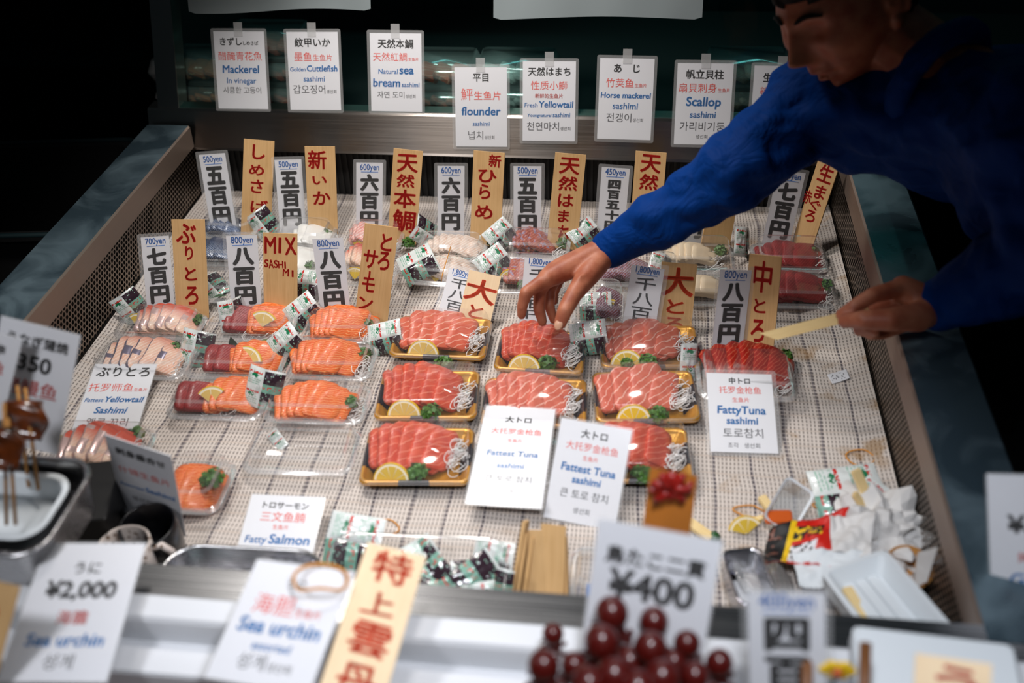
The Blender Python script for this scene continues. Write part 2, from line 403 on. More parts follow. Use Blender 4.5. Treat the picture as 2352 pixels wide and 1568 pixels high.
def remesh(mb, voxel, smooth=4, fac=0.5):
    me = mb.mesh('tmp', []); o = bpy.data.objects.new('tmp', me); C.objects.link(o)
    a = o.modifiers.new('r', 'REMESH'); a.mode = 'VOXEL'; a.voxel_size = voxel; a.use_smooth_shade = True
    if smooth: b = o.modifiers.new('s', 'SMOOTH'); b.iterations = smooth; b.factor = fac
    bpy.context.view_layer.update()
    r = bpy.data.meshes.new_from_object(o.evaluated_get(bpy.context.evaluated_depsgraph_get()))
    bpy.data.objects.remove(o); bpy.data.meshes.remove(me)
    return r
def frame(O, x, y=None, z=None):
    """matrix with origin O and axes"""
    mt = Matrix.Identity(4)
    for i in range(3): mt[i][0], mt[i][1], mt[i][2], mt[i][3] = x[i], y[i], z[i], O[i]
    return mt

# ------------------------------------------------------------------ lettering
_txt = {}
def glyphs(text, off=0.0, shear=0.0):
    k = (text, off, shear)
    if k not in _txt:
        c = bpy.data.curves.new('lettering', 'FONT'); c.body = text; c.offset = 0; c.shear = shear; c.resolution_u = 3; c.size = 1.0
        o = bpy.data.objects.new('lettering', c); me = o.to_mesh()
        V = [tuple(v.co) for v in me.vertices]; F = [tuple(p.vertices) for p in me.polygons]
        o.to_mesh_clear(); bpy.data.objects.remove(o); bpy.data.curves.remove(c)
        if off > 0.003 and V:
            V0, F0 = V, F; V, F = [], []; nd = 4 if off < .016 else 8
            for i in range(nd):
                dx, dy = off*math.cos(2*PI*i/nd + .4), off*math.sin(2*PI*i/nd + .4); o_ = len(V)
                V += [(p[0]+dx, p[1]+dy, p[2]) for p in V0]; F += [tuple(q+o_ for q in f) for f in F0]
        xs = [p[0] for p in V] or [0]; ys = [p[1] for p in V] or [0]
        _txt[k] = (V, F, min(xs), max(xs), min(ys), max(ys))
    return _txt[k]
def letters(mb, text, x, y, size, mi, z, off=0.0, shear=0.0, anchor='c', maxw=None, rot=0.0, sx=1.0):
    """anchor c: x is the centre; l: left edge. y = baseline. returns width"""
    V, F, x0, x1, y0, y1 = glyphs(text, off, shear)
    wd = (x1 - x0) * size * sx
    if maxw and wd > maxw: q = maxw / wd; size *= q; wd = maxw
    Mx = T(x - (wd/2 if anchor == 'c' else 0), y, z) @ Rz(rot) @ S(size*sx, size, 1) @ T(-x0, 0, 0)
    mb.add(V, F, mi, Mx)
    return wd
def charbox(mb, ch, cx, cy, w, h, mi, z, off, rot=0.0):
    """one character stretched into a box"""
    V, F, x0, x1, y0, y1 = glyphs(ch, off)
    if not V: return
    Mx = T(cx, cy, z) @ Rz(rot) @ S(w/max(x1-x0, 0.15), h/max(y1-y0, 0.15), 1) @ T(-(x0+x1)/2, -(y0+y1)/2, 0)
    mb.add(V, F, mi, Mx)

def quadframe(q, P, tilt):
    """rectangle on the plane through P (tilt = angle of the plane from horizontal, deg) that fits four pixel corners TL TR BR BL
    returns matrix (origin bottom centre, x right, y up the card, z to the viewer), width, height"""
    t = math.radians(tilt); best = None
    for k in (range(-36, 37) if tilt != 69.5 else (0,)):
        n = Matrix.Rotation(math.radians(k), 3, 'Z') @ Vector((0, -math.sin(t), math.cos(t)))
        a, b, c, d = [onplane(px, py, P, n) for px, py in q]
        x = ((b - a) + (c - d)); up = ((a - d) + (b - c)); sk = abs(x.normalized().dot(up.normalized())) + abs(k)*.0008
        if best is None or sk < best[0]: best = (sk, a, b, c, d)
    _, a, b, c, d = best
    x = ((b - a) + (c - d)); w_ = x.length / 2; x.normalize()
    up = ((a - d) + (b - c)) / 2; up -= x * up.dot(x); h = up.length; up.normalize()
    o = (a + b + c + d) / 4 - up * h / 2
    return frame(o, x, up, x.cross(up)), w_, h
SF = {'k': (1, 0.024), 'K': (1, 0.036), 'g': (2, 0.0), 'r': (3, 0.0), 'R': (3, 0.012), 'b': (4, 0.016), 'B': (4, 0.028), 'd': (5, 0.01)}
CARDMATS = None
def card(label, q, P, tilt, lines, margin=0.0055, tape=False, group=None, thick=0.0006, name='price_card', shear=0.06):
    """lines: (baseline as a fraction of the height from the top, [(text, style, size as fraction of the width)])"""
    Mx, w_, h = quadframe(q, P, tilt)
    root = thing(name, label, 'sign', Mx, group)
    mb = MB(); box(mb, 0, h/2, -thick/2, w_, h, thick)
    for fy, segs in lines:
        tot = 0; gl = []
        segs = [(a_, b_, c_*(1.22 if b_ in 'bB' else 1)) for a_, b_, c_ in segs]
        for text, st, sz in segs:
            V, F, x0, x1, _, _ = glyphs(text, SF[st][1], shear if st in 'bB' else 0)
            gl.append((x1 - x0) * sz * w_); tot += gl[-1]
        gap = 0.025 * w_; tot += gap * (len(segs) - 1); k = min(1, 0.93 * w_ / tot); x = -tot * k / 2
        for (text, st, sz), g in zip(segs, gl):
            letters(mb, text, x, h - fy*h, sz*w_*k, SF[st][0], 0.0003, SF[st][1], shear if st in 'bB' else 0, 'l'); x += (g + gap) * k
    mb.build('paper', [M['paper'], M['ink'], M['ink_soft'], M['ink_red'], M['ink_blue'], M['ink_blue2']], root)
    if margin:
        lb = MB(); P_ = rrect(w_ + 2*margin, h + 2*margin, 0.004); I = rrect(w_, h, 0.0003)
        V, F = loft([ring([(a, b + h/2) for a, b in P_], 0.0005), ring([(a, b + h/2) for a, b in I], 0.0007)]); lb.add(V, F, 1)
        lb.add(ring([(a, b + h/2) for a, b in I], 0.0008), [tuple(range(len(I)))], 0)
        lb.build('laminate', [M['film'], M['film_soft']], root)
    if tape:
        tb = MB(); box(tb, 0, h + 0.004, 0.0014, 0.017, 0.026, 0.0003); tb.build('tape', M['film_soft'], root)
    return root
def strip(label, q, P, tilt, yen, kanji, top=0.23, style='K', margin=0.006, soft=False, yoff=0.0):
    """tall price strip: small blue yen price, underline, and kanji one under another; kanji: list of (char, width frac, height frac)"""
    Mx, w_, h = quadframe(q, P, tilt)
    root = thing('price_strip', label, 'sign', Mx)
    mb = MB(); box(mb, 0, h/2, -0.0004, w_, h, 0.0008)
    mi = 2 if soft else 1
    ww = letters(mb, yen, yoff*w_, h - 0.090*h, 0.34*w_, 3, 0.0004, 0.014, 0, 'c', 0.72*w_, 0, 0.8)
    box(mb, yoff*w_, h - 0.116*h, 0.0004, 0.64*w_, 0.0009, 0.0001, 3)
    y = h - 0.125*h
    for ch, cw, chh, gap in kanji:
        y -= gap*h
        charbox(mb, ch, 0, y - chh*h/2, cw*w_, chh*h, mi, 0.0004, 0.012 if soft else 0.058); y -= chh*h
    mb.build('paper', [M['paper'], M['ink'], M['ink_soft'], M['ink_blue2']], root)
    lb = MB(); A = [(a, b + h/2) for a, b in rrect(w_ + 2*margin, h + 2*margin, 0.003)]; I = [(a, b + h/2) for a, b in rrect(w_, h, 0.0003)]
    V, F = loft([ring(A, 0.0006), ring(I, 0.0008)]); lb.add(V, F, 1); lb.add(ring(I, 0.0009), [tuple(range(len(I)))], 0)
    lb.build('laminate', [M['film'], M['film_soft']], root)
    return root
def wtag(label, q, P, tilt, chars, wmat='wood', ink='brush', thick=0.0035, cat='sign'):
    """wooden tag; chars: (char, cx, cy from top, w, h as fractions of the width / height, rotation)"""
    Mx, w_, h = quadframe(q, P, tilt)
    mb = MB(); box(mb, 0, h/2, -thick/2, w_, h, thick)
    rn = random.Random(label)
    for c in chars:
        ch, cx, cy, cw, chh = c[:5]; rt = c[5] if len(c) > 5 else rn.uniform(-0.05, 0.05)
        charbox(mb, ch, (cx - .5)*w_, h - cy*h, cw*w_, chh*h, 1, 0.0004, 0.024, rt)
    o = mb.build('wooden_tag', [M[wmat], M[ink]], None, Mx); tag(o, label, cat); return o

# ================================================================== SETTING
XL, XR, YF, YB = -0.898, 0.360, 0.765, 1.829
def plain(name, cx, cy, cz, sx, sy, sz, mt, kind='structure'):
    mb = MB(); box(mb, 0, 0, 0, sx, sy, sz); o = mb.build(name, mt, None, T(cx, cy, cz)); o['kind'] = kind; return o
M['wallm'] = mat('dark_wall', (26, 34, 35), 0.7)
M['floorm'] = mat('market_floor', (40, 40, 40), 0.5)
plain('floor', 0, 1.5, -0.05, 8, 7, 0.1, M['floorm'])
plain('wall_back', 0, 4.3, 1.5, 8, 0.1, 3.2, M['wallm'])
plain('wall_left', -3.2, 1.5, 1.5, 0.1, 6.0, 3.2, M['wallm'])
plain('wall_right', 3.2, 1.5, 1.5, 0.1, 6.0, 3.2, M['wallm'])

def B3(x, y, z): return (x, y, BED + z)
counter = thing('display_counter', 'long stainless steel sashimi counter with perforated side walls and worn steel rims', 'counter', T(-0.27, 1.3, 0))
def cpart(name, mb, mats): 
    o = mb.build(name, mats, counter); o.matrix_local = T(0.27, -1.3, 0); return o
mb = MB(); box(mb, -0.27, 1.315, BED/2 - 0.01, 1.26 + 0.16, 1.09, BED - 0.03); cpart('cabinet', mb, M['dark'])
def hexpanel(mb, x, y0, y1, z0, z1, a, side):
    """hexagonal tiles with hexagonal holes on the plane X = x"""
    dy, dz = a * math.sqrt(3), a * 1.5; ny = int((y1 - y0) / dy) + 1; nz = int((z1 - z0) / dz) + 1
    for k in range(nz):
        for i in range(ny):
            cy = y0 + (i + 0.5 * (k % 2)) * dy; cz = z0 + k * dz; V = []
            for rr in (a, a * 0.70):
                for j in range(6): q = PI/6 + j*PI/3; V.append((x, cy + rr*math.cos(q), cz + rr*math.sin(q)))
            mb.add(V, [(j, (j+1) % 6, 6 + (j+1) % 6, 6 + j) for j in range(6)])
for side, x in ((-1, XL), (1, XR)):
    mb = MB(); hexpanel(mb, x + side*0.010, YF - .05, YB + 0.035, BED - 0.004, BED + 0.126, 0.0058, side); cpart('perforated_panel', mb, M['perf'])
    mb = MB(); box(mb, x + side*0.06, (YF + YB)/2, BED + 0.05, 0.03, YB - YF + 0.06, 0.16); cpart('inner_wall', mb, M['dark'])
    mb = MB(); V, F = loft([[(x + side*p, y, BED + z) for p, z in ((0.012, 0.118), (0, 0.120), (0, 0.162), (0.003, 0.165))] for y in (YF - 0.06, YB)], close=False)
    mb.add(V, F); cpart('lip', mb, M['steel_lip'])
    mb = MB(); V, F = loft([[(x + side*p, y, BED + z) for p, z in ((0.003, 0.165), (0.045, 0.166), (0.088, 0.165), (0.092, 0.161), (0.092, 0.10), (0.075, 0.09), (0.075, -0.6))] for y in [YF - 0.06 + i*(YB - YF + 0.06)/12 for i in range(13)]], close=False)
    mb.add(V, F); cpart('rim', mb, M['steel_rim'])
mb = MB(); box(mb, -0.27, YB + 0.046, BED + 0.05, 1.27, 0.012, 0.13)
for i in range(110): box(mb, XL + .012*i*1.04, YB + 0.038, BED + 0.052, 0.0045, 0.006, 0.122)
cpart('back_panel', mb, M['dark'])
mb = MB(); box(mb, -0.27, YF - 0.063, BED + 0.145, 1.44, 0.046, 0.04); box(mb, -0.27, YF - 0.085, BED + 0.03, 1.44, 0.012, 0.2); cpart('front_rim', mb, M['steel_bright'])
mb = MB()
V, F = loft([[(x, YF - 0.029 + p, BED + z) for p, z in ((-0.058, 0.172), (-0.062, 0.175), (-0.087, 0.173), (-0.090, 0.168), (-0.090, 0.135), (-0.100, 0.135), (-0.100, 0.112), (-0.103, 0.142), (-0.132, 0.142), (-0.134, 0.138), (-0.134, 0.04))] for x in (XL - 0.09, XR + 0.09)], close=False)
mb.add(V, F); cpart('front_guard', mb, M['white_plastic'])
o = MB(); box(o, 0, 0, 0, 2.2, 0.55, 0.03); o = o.build('front_table', M['brown'], None, T(-0.25, 0.345, BED + 0.02)); tag(o, 'brown front table before the white guard of the counter', 'table')

mb = MB(); NX, NY = 40, 36
V = []; F = []
for j in range(NY + 1):
    for i in range(NX + 1):
        x = XL - 0.006 + (XR - XL + 0.012) * i / NX; y = YF - 0.03 + (YB + 0.066 - YF) * j / NY
        z = 0.0015 + 0.0015 * noise.noise(Vector((x*6, y*6, 0)))
        e = min(x - XL + 0.006, XR + 0.006 - x)
        if e < 0.03: z += (0.03 - e) * 0.35
        V.append((x, y, z))
for j in range(NY):
    for i in range(NX): a = j*(NX+1)+i; F.append((a, a+1, a+NX+2, a+NX+1))
mb.add(V, F, 0, None, True)
o = mb.build('woven_mat', M['mat'], None, T(0, 0, BED)); tag(o, 'stained white woven mesh mat lining the sashimi counter', 'mat')

# glass case behind
LEAN = math.radians(69.5); GN = Vector((0, -math.sin(LEAN), math.cos(LEAN))); GU = Vector((0, math.cos(LEAN), math.sin(LEAN)))
G0 = Vector((0, YB + 0.030, BED + 0.186))
case = thing('glass_display_case', 'glass fronted steel case with dark interior standing behind the counter', 'display case', T(-0.1, 2.0, 0))
def kpart(name, mb, mats): o = mb.build(name, mats, case); o.matrix_local = T(0.1, -2.0, 0); return o
bx0, bx1 = XL - 0.092, 0.95
mb = MB(); V, F = loft([[(x, YB + 0.06, BED + 0.112), (x, YB - 0.002, BED + 0.114), (x, YB, BED + 0.118), (x, YB + 0.022, BED + 0.186), (x, YB + 0.026, BED + 0.190), (x, YB + 0.06, BED + 0.190)] for x in (bx0, bx1)], close=False)
mb.add(V, F); kpart('beam', mb, M['steel'])
pl = onplane(368, 285, G0, GN).x; pr = onplane(412, 250, G0, GN).x
mb = MB()
for a, b in ((pl, pr), (bx1 - 0.04, bx1)):
    mb = MB(); V, F = loft([[tuple(Vector((a, 0, 0)) + G0 + GU*h + GN*0.004), tuple(Vector((b, 0, 0)) + G0 + GU*h + GN*0.004), tuple(Vector((b, 0, 0)) + G0 + GU*h - GN*0.04), tuple(Vector((a, 0, 0)) + G0 + GU*h - GN*0.04)] for h in (-0.04, 0.9)]); mb.add(V, F); kpart('post', mb, M['steel'])
mb = MB(); mb.add([tuple(G0 + Vector((x, 0, 0)) + GU*h) for x, h in ((pr, -0.002), (bx1 - 0.04, -0.002), (bx1 - 0.04, 0.88), (pr, 0.88))], [(0, 1, 2, 3)]); kpart('glass_pane', mb, M['glass'])
mb = MB(); box(mb, (bx0+bx1)/2, 2.24, BED + 0.13, bx1-bx0, 0.70, 0.02); box(mb, (bx0+bx1)/2, 2.24, 0.36, bx1-bx0, 0.3, 0.72); kpart('deck', mb, M['dark'])
mb = MB(); box(mb, (bx0+bx1)/2, 2.62, BED + 0.55, bx1-bx0, 0.02, 0.84); kpart('back_wall', mb, M['dark_teal'])
mb = MB(); box(mb, bx0 + 0.01, 2.3, BED + 0.5, 0.015, 0.55, 0.7); box(mb, bx1 - 0.01, 2.3, BED + 0.5, 0.015, 0.55, 0.7); kpart('side_wall', mb, M['dark'])
mb = MB(); box(mb, (bx0+bx1)/2 - 0.55, 2.52, BED + 0.46, 0.7, 0.18, 0.012); kpart('shelf', mb, M['dark_teal'])
l = bpy.data.lights.new('case_fill', 'AREA'); l.energy = 1.1; l.color = (0.25, 0.85, 0.85); l.shape = 'RECTANGLE'; l.size = 1.5; l.size_y = 0.05  # unseen teal fill, added so the packs in the case show
o = bpy.data.objects.new('case_fill', l); C.objects.link(o); o.location = (-0.1, 2.45, BED + 0.9)

# paper sheets hanging on the case glass
def sheet(label, x0, x1, yb, wav, seed):
    rn = random.Random(seed); mb = MB(); V = []; F = []; nx, ny = 28, 6
    for j in range(ny + 1):
        for i in range(nx + 1):
            u = i/nx; P = onplane(x0 + (x1 - x0)*u, yb - 4 + wav*math.sin(u*5.2 + seed) , G0, GN)
            if j == 0 and i in (0, nx): P = P + GU*0.004
            P = P + GU * (0.20*j/ny) + GN * (0.004 + 0.0022*math.sin(u*13 + j*0.9) * (1 - j/ny) + 0.002*noise.noise(Vector((u*7, j*0.7, seed))))
            V.append(tuple(P))
    for j in range(ny):
        for i in range(nx): a = j*(nx+1)+i; F.append((a, a+1, a+nx+2, a+nx+1))
    mb.add(V, F, 0, None, True); o = mb.build('paper_sheet', M['sheet']); tag(o, label, 'paper')
sheet('white paper sheet taped to the glass above the mackerel and cuttlefish cards', 436, 853, 30, 6, 1)
sheet('wide white paper sheet taped to the glass above the flounder and yellowtail cards', 1134, 1612, 46, 4, 2)

# cards on the glass ---------------------------------------------------------
def gcard(label, q, lines, off=0.006): return card(label, q, G0 + GN*off, 69.5, lines, tape=True)
gcard('white card reading Mackerel in vinegar, leftmost on the case glass', [(490, 72), (606, 72), (616, 251), (502, 249)],
      [(.17, [('きずし', 'k', .155), ('しめさば', 'k', .08)]), (.36, [('醋醃青花魚', 'r', .175)]), (.53, [('Mackerel', 'B', .165)]), (.665, [('In vinegar', 'b', .125)]), (.79, [('시큼한 고등어', 'g', .135)])])
gcard('white card reading Golden Cuttlefish sashimi on the case glass', [(657, 73), (775, 73), (784, 253), (668, 252)],
      [(.18, [('紋甲いか', 'k', .175)]), (.36, [('墨鱼', 'r', .18), ('生鱼片', 'r', .13)]), (.50, [('Golden', 'b', .095), ('Cuttlefish', 'B', .14)]), (.63, [('sashimi', 'b', .12)]), (.78, [('갑오징어', 'g', .18), ('생선회', 'g', .075)])])
gcard('white card reading Natural sea bream sashimi on the case glass', [(847, 75), (966, 77), (971, 257), (855, 255)],
      [(.18, [('天然本鯛', 'k', .175)]), (.345, [('天然紅鯛', 'r', .17), ('生鱼片', 'r', .07)]), (.515, [('Natural', 'b', .105), ('sea', 'B', .18)]), (.68, [('bream', 'B', .175), ('sashimi', 'b', .10)]), (.82, [('자연 도미', 'g', .14), ('생선회', 'g', .075)])])
gcard('white card reading flounder, lowest of the cards on the case glass', [(1046, 154), (1166, 154), (1163, 337), (1045, 336)],
      [(.17, [('平目', 'k', .165)]), (.40, [('鮃', 'r', .24), ('生鱼片', 'r', .18)]), (.60, [('flounder', 'B', .18)]), (.735, [('sashimi', 'b', .095)]), (.90, [('넙치', 'g', .18), ('생선회', 'g', .075)])], 0.009)
gcard('white card reading Fresh Yellowtail on the case glass', [(1202, 140), (1324, 141), (1319, 324), (1199, 323)],
      [(.17, [('天然はまち', 'k', .165)]), (.345, [('性质小鰤', 'r', .175)]), (.455, [('新鲜的生鱼片', 'R', .09)]), (.575, [('Fresh', 'b', .10), ('Yellowtail', 'B', .14)]), (.695, [('Youngnatural', 'b', .07), ('  sashimi', 'b', .095)]), (.86, [('천연마치', 'g', .175), ('생선회', 'g', .075)])], 0.009)
gcard('white card reading Horse mackerel sashimi on the case glass', [(1379, 133), (1504, 135), (1494, 322), (1371, 318)],
      [(.165, [('あ　じ', 'k', .17)]), (.345, [('竹荚鱼', 'r', .175), ('生鱼片', 'r', .075)]), (.485, [('Horse mackerel', 'B', .14)]), (.62, [('sashimi', 'b', .135)]), (.775, [('전갱이', 'g', .18), ('생선회', 'g', .075)])], 0.009)
gcard('white card reading Scallop sashimi beside the raised blue sleeve', [(1557, 144), (1684, 146), (1675, 333), (1547, 331)],
      [(.18, [('帆立貝柱', 'k', .17)]), (.345, [('扇貝刺身', 'r', .175), ('生鱼片', 'r', .075)]), (.52, [('Scallop', 'B', .185)]), (.665, [('sashimi', 'b', .135)]), (.82, [('가리비기둥', 'g', .18)]), (.92, [('생선회', 'g', .08)])], 0.009)
gcard('white card mostly hidden behind the face, rightmost on the case glass', [(1731, 150), (1858, 152), (1848, 338), (1722, 336)],
      [(.19, [('生まぐろ', 'k', .17)]), (.345, [('新鮮金枪鱼', 'r', .15)])], 0.009)

# ================================================================== PRICE STRIPS AND WOODEN TAGS
def base(q, z=0.008):
    x = (q[2][0] + q[3][0]) / 2; y = (q[2][1] + q[3][1]) / 2
    return onz(x, y, z)
def K3(a, b='百', c='円'): return [(a, .70, .215, .018), (b, .70, .215, .022), (c, .70, .225, .022)]
K5 = [('四', .46, .115, .03), ('百', .46, .115, .018), ('五', .5, .115, .018), ('十', .5, .12, .018), ('円', .5, .12, .018)]
for lab, q, yen, kj, tl in (
    ('tilted white strip reading 500yen beside the tag over the mackerel', [(457, 355), (516, 352), (548, 545), (488, 550)], '500yen', K3('五'), 72),
    ('white strip reading 500yen beside the tag over the squid', [(631, 367), (691, 366), (706, 545), (644, 548)], '500yen', K3('五'), 74),
    ('white strip reading 600yen left of the sea bream tag', [(818, 373), (880, 374), (877, 552), (818, 552)], '600yen', K3('六'), 74),
    ('white strip reading 600yen left of the flounder tag', [(1005, 381), (1067, 381), (1066, 556), (1005, 556)], '600yen', K3('六'), 74),
    ('white strip reading 500yen behind the speckled red yellowtail slices', [(1180, 381), (1243, 382), (1243, 560), (1179, 560)], '500yen', K3('五'), 74),
    ('white strip reading 450yen half hidden by the blue cuff', [(1383, 383), (1446, 388), (1432, 562), (1368, 558)], '450yen', K5, 74),
    ('white strip behind the scallops, mostly hidden by the sleeve', [(1583, 396), (1646, 400), (1611, 577), (1548, 572)], '600yen', K3('六'), 74),
    ('leaning white strip reading 700 in kanji beside the red tuna tag', [(1787, 388), (1851, 399), (1808, 580), (1747, 573)], '700yen', K3('七'), 72),
    ('white strip reading 700yen at the left end of the front row of signs', [(332, 545), (394, 540), (397, 722), (331, 728)], '700yen', K3('七'), 72),
    ('white strip reading 800yen left of the MIX SASHIMI tag', [(521, 542), (589, 539), (604, 727), (531, 730)], '800yen', K3('八'), 72),
    ('white strip reading 800yen between the mix tag and the salmon tag', [(718, 549), (787, 546), (808, 738), (738, 742)], '800yen', K3('八'), 72),
    ('large white strip reading 800yen left of the medium tuna tag', [(1655, 617), (1727, 623), (1703, 817), (1632, 822)], '800yen', K3('八'), 70)):
    strip(lab, q, base(q), tl, yen, kj)
S18 = [('千', .62, .19, .03), ('八', .62, .18, .035), ('百', .62, .19, .03), ('円', .62, .14, .02)]
for lab, q, tl in (
    ('white strip reading 1,800yen half covered by a pale wooden tag', [(1050, 617), (1112, 636), (1050, 742), (985, 730)], 50),
    ('white strip reading 1,800yen under the reaching fingers', [(1211, 591), (1279, 597), (1262, 745), (1187, 739)], 60),
    ('bluish white strip reading 1,800yen partly in the shadow of the arm', [(1466, 605), (1534, 624), (1494, 770), (1412, 766)], 56)):
    strip(lab, q, base(q, 0.012), tl, '1,800yen', S18, soft=True, margin=0.007)

for lab, q, tl, ch, wm, ink in (
    ('wooden tag lettered in red over the mackerel, leftmost of the back row', [(561, 318), (630, 325), (622, 548), (552, 545)], 72,
     [('し', .5, .12, .42, .15), ('め', .45, .30, .50, .11), ('さ', .48, .465, .42, .14), ('ば', .58, .67, .58, .13)], 'wood', 'brush'),
    ('wooden tag lettered in red over the white squid', [(700, 336), (769, 337), (777, 548), (709, 548)], 73,
     [('新', .4, .14, .62, .2), ('い', .45, .36, .48, .09), ('か', .5, .55, .6, .15)], 'wood', 'brush'),
    ('wooden tag with four red characters over the sea bream', [(904, 340), (972, 348), (955, 562), (890, 556)], 72,
     [('天', .5, .14, .72, .19), ('然', .48, .325, .62, .14), ('本', .5, .515, .78, .2), ('鯛', .52, .755, .8, .24)], 'wood', 'brush'),
    ('wooden tag lettered in red over the flounder, small character on top', [(1088, 345), (1159, 352), (1149, 566), (1079, 560)], 72,
     [('新', .70, .09, .40, .13), ('ひ', .48, .255, .6, .14), ('ら', .42, .42, .36, .16), ('め', .42, .64, .58, .15)], 'wood', 'brush'),
    ('wooden tag with five red characters over the speckled yellowtail slices', [(1276, 350), (1346, 356), (1325, 574), (1255, 568)], 72,
     [('天', .5, .125, .66, .17), ('然', .5, .305, .62, .15), ('は', .48, .485, .52, .135), ('ま', .46, .65, .36, .13), ('ち', .5, .84, .38, .19)], 'wood', 'brush'),
    ('wooden tag with two red characters showing above the blue sleeve', [(1460, 346), (1531, 352), (1513, 577), (1444, 572)], 73,
     [('天', .52, .115, .66, .18), ('然', .5, .30, .62, .16), ('あ', .5, .5, .5, .15), ('じ', .5, .7, .5, .15)], 'wood', 'brush'),
    ('wooden tag behind the scallops, mostly covered by the sleeve', [(1655, 352), (1722, 360), (1666, 582), (1603, 577)], 73,
     [('帆', .5, .14, .6, .16), ('立', .5, .33, .6, .14)], 'wood', 'brush'),
    ('slanting wooden tag lettered in red at the right wall of the counter', [(1881, 364), (1926, 380), (1862, 585), (1814, 566)], 72,
     [('生', .55, .125, .66, .19), ('ま', .56, .33, .5, .15), ('ぐ', .52, .475, .52, .11), ('ろ', .46, .605, .48, .13), ('赤', .06, .42, .4, .15)], 'wood', 'brush'),
    ('wooden tag lettered in red over the yellowtail belly slices', [(394, 505), (470, 503), (481, 730), (405, 730)], 72,
     [('ぶ', .42, .14, .6, .2), ('り', .48, .335, .24, .14), ('と', .5, .545, .36, .14), ('ろ', .5, .765, .4, .19)], 'wood', 'brush'),
    ('wooden tag lettered MIX SASHIMI in red', [(605, 535), (682, 537), (684, 735), (605, 732)], 72,
     [('M', .21, .135, .34, .195), ('I', .49, .135, .09, .18), ('X', .80, .14, .34, .2), ('S', .09, .345, .13, .09), ('A', .23, .35, .15, .1), ('S', .37, .35, .13, .09),
      ('H', .51, .355, .15, .085), ('I', .64, .36, .05, .08), ('M', .66, .445, .18, .085), ('I', .86, .455, .06, .08)], 'wood', 'brush'),
    ('tall wooden tag lettered in two red columns over the salmon', [(838, 513), (915, 523), (889, 748), (814, 738)], 72,
     [('と', .70, .16, .34, .17), ('ろ', .68, .345, .36, .19), ('サ', .28, .345, .44, .19), ('I', .30, .505, .06, .08), ('モ', .30, .605, .38, .15), ('ン', .28, .795, .44, .13)], 'wood', 'brush'),
    ('pale wooden tag with two orange characters leaning behind a gold tray', [(1090, 619), (1160, 640), (1116, 742), (1040, 730)], 50,
     [('大', .5, .37, .98, .47), ('と', .5, .80, .46, .27)], 'wood_pale', 'brush2'),
    ('pale wooden tag with three orange characters, its top in shadow', [(1525, 598), (1602, 610), (1586, 766), (1500, 764)], 58,
     [('大', .5, .27, .90, .41), ('と', .5, .62, .5, .2), ('ろ', .5, .87, .55, .2)], 'wood', 'brush2'),
    ('wooden tag lettered in red over the dark medium tuna slices', [(1720, 581), (1797, 592), (1774, 815), (1704, 808)], 70,
     [('中', .47, .215, .58, .32), ('と', .46, .51, .38, .145), ('ろ', .46, .765, .44, .24)], 'wood', 'brush')):
    wtag(lab, q, base(q, 0.010) + (Vector((0, -.020, .004)) if wm == 'wood_pale' else Vector()), tl, ch, wm, ink)

# ================================================================== TRAYS
def trayframe(c4, z):
    fl, fr, br, bl = [onz(px, py, z) for px, py in c4]
    x = (fr - fl) + (br - bl); w_ = x.length/2; x.normalize(); y = Vector((0, 0, 1)).cross(x)
    d = ((bl - fl) + (br - fr)).dot(y)/2; o = (fl + fr + br + bl)/4; o.z = BED + 0.003
    return frame(o, x, y, Vector((0, 0, 1))), w_, d
def ringz(P, z): return ring(P, z)
def clear_tray(label, c4, lid=True, zr=0.026, zl=0.050, band=None):
    Mx, w_, d = trayframe(c4, zr); root = thing('sashimi_tray', label, 'tray', Mx)
    a = 0.016; mb = MB()
    V, F = loft([ringz(rrect(w_-0.036, d-0.036, a-.004), 0.0), ringz(rrect(w_-0.030, d-0.030, a), 0.002), ringz(rrect(w_-0.016, d-0.016, a), zr-0.003)], cap0=True); mb.add(V, F, 0, None, True)
    V, F = loft([ringz(rrect(w_-0.016, d-0.016, a), zr-0.003), ringz(rrect(w_-0.004, d-0.004, a+.003), zr-0.001), ringz(rrect(w_, d, a+.004), zr-0.004)]); mb.add(V, F, 1, None, True)
    mb.build('base', [M['clear'], M['clear_edge']], root)
    if lid:
        mb = MB(); rr = [ringz(rrect(w_+0.001, d+0.001, a+.004), zr-0.002), ringz(rrect(w_-0.006, d-0.006, a+.002), zr+0.001), ringz(rrect(w_-0.012, d-0.012, a), zr+0.003)]
        V, F = loft(rr); mb.add(V, F, 1, None, True)
        V, F = loft([rr[-1], ringz(rrect(w_-0.020, d-0.022, a), zl-0.004), ringz(rrect(w_-0.026, d-0.028, a-.003), zl)]); mb.add(V, F, 0, None, True)
        V, F = loft([ringz(rrect(w_-0.020, d-0.022, a), zl-0.004), ringz(rrect(w_-0.026, d-0.028, a-.003), zl+.0004)]); mb.add(V, F, 1, None, True)
        V, F = loft([ringz(rrect(w_-0.026, d-0.028, a-.003), zl), ringz(rrect(w_-0.044, d-0.046, a-.006), zl-0.0015)], cap1=True); mb.add(V, F, 0, None, True)
        mb.build('lid', [M['clear'], M['clear_edge']], root)
    return Mx, w_, d
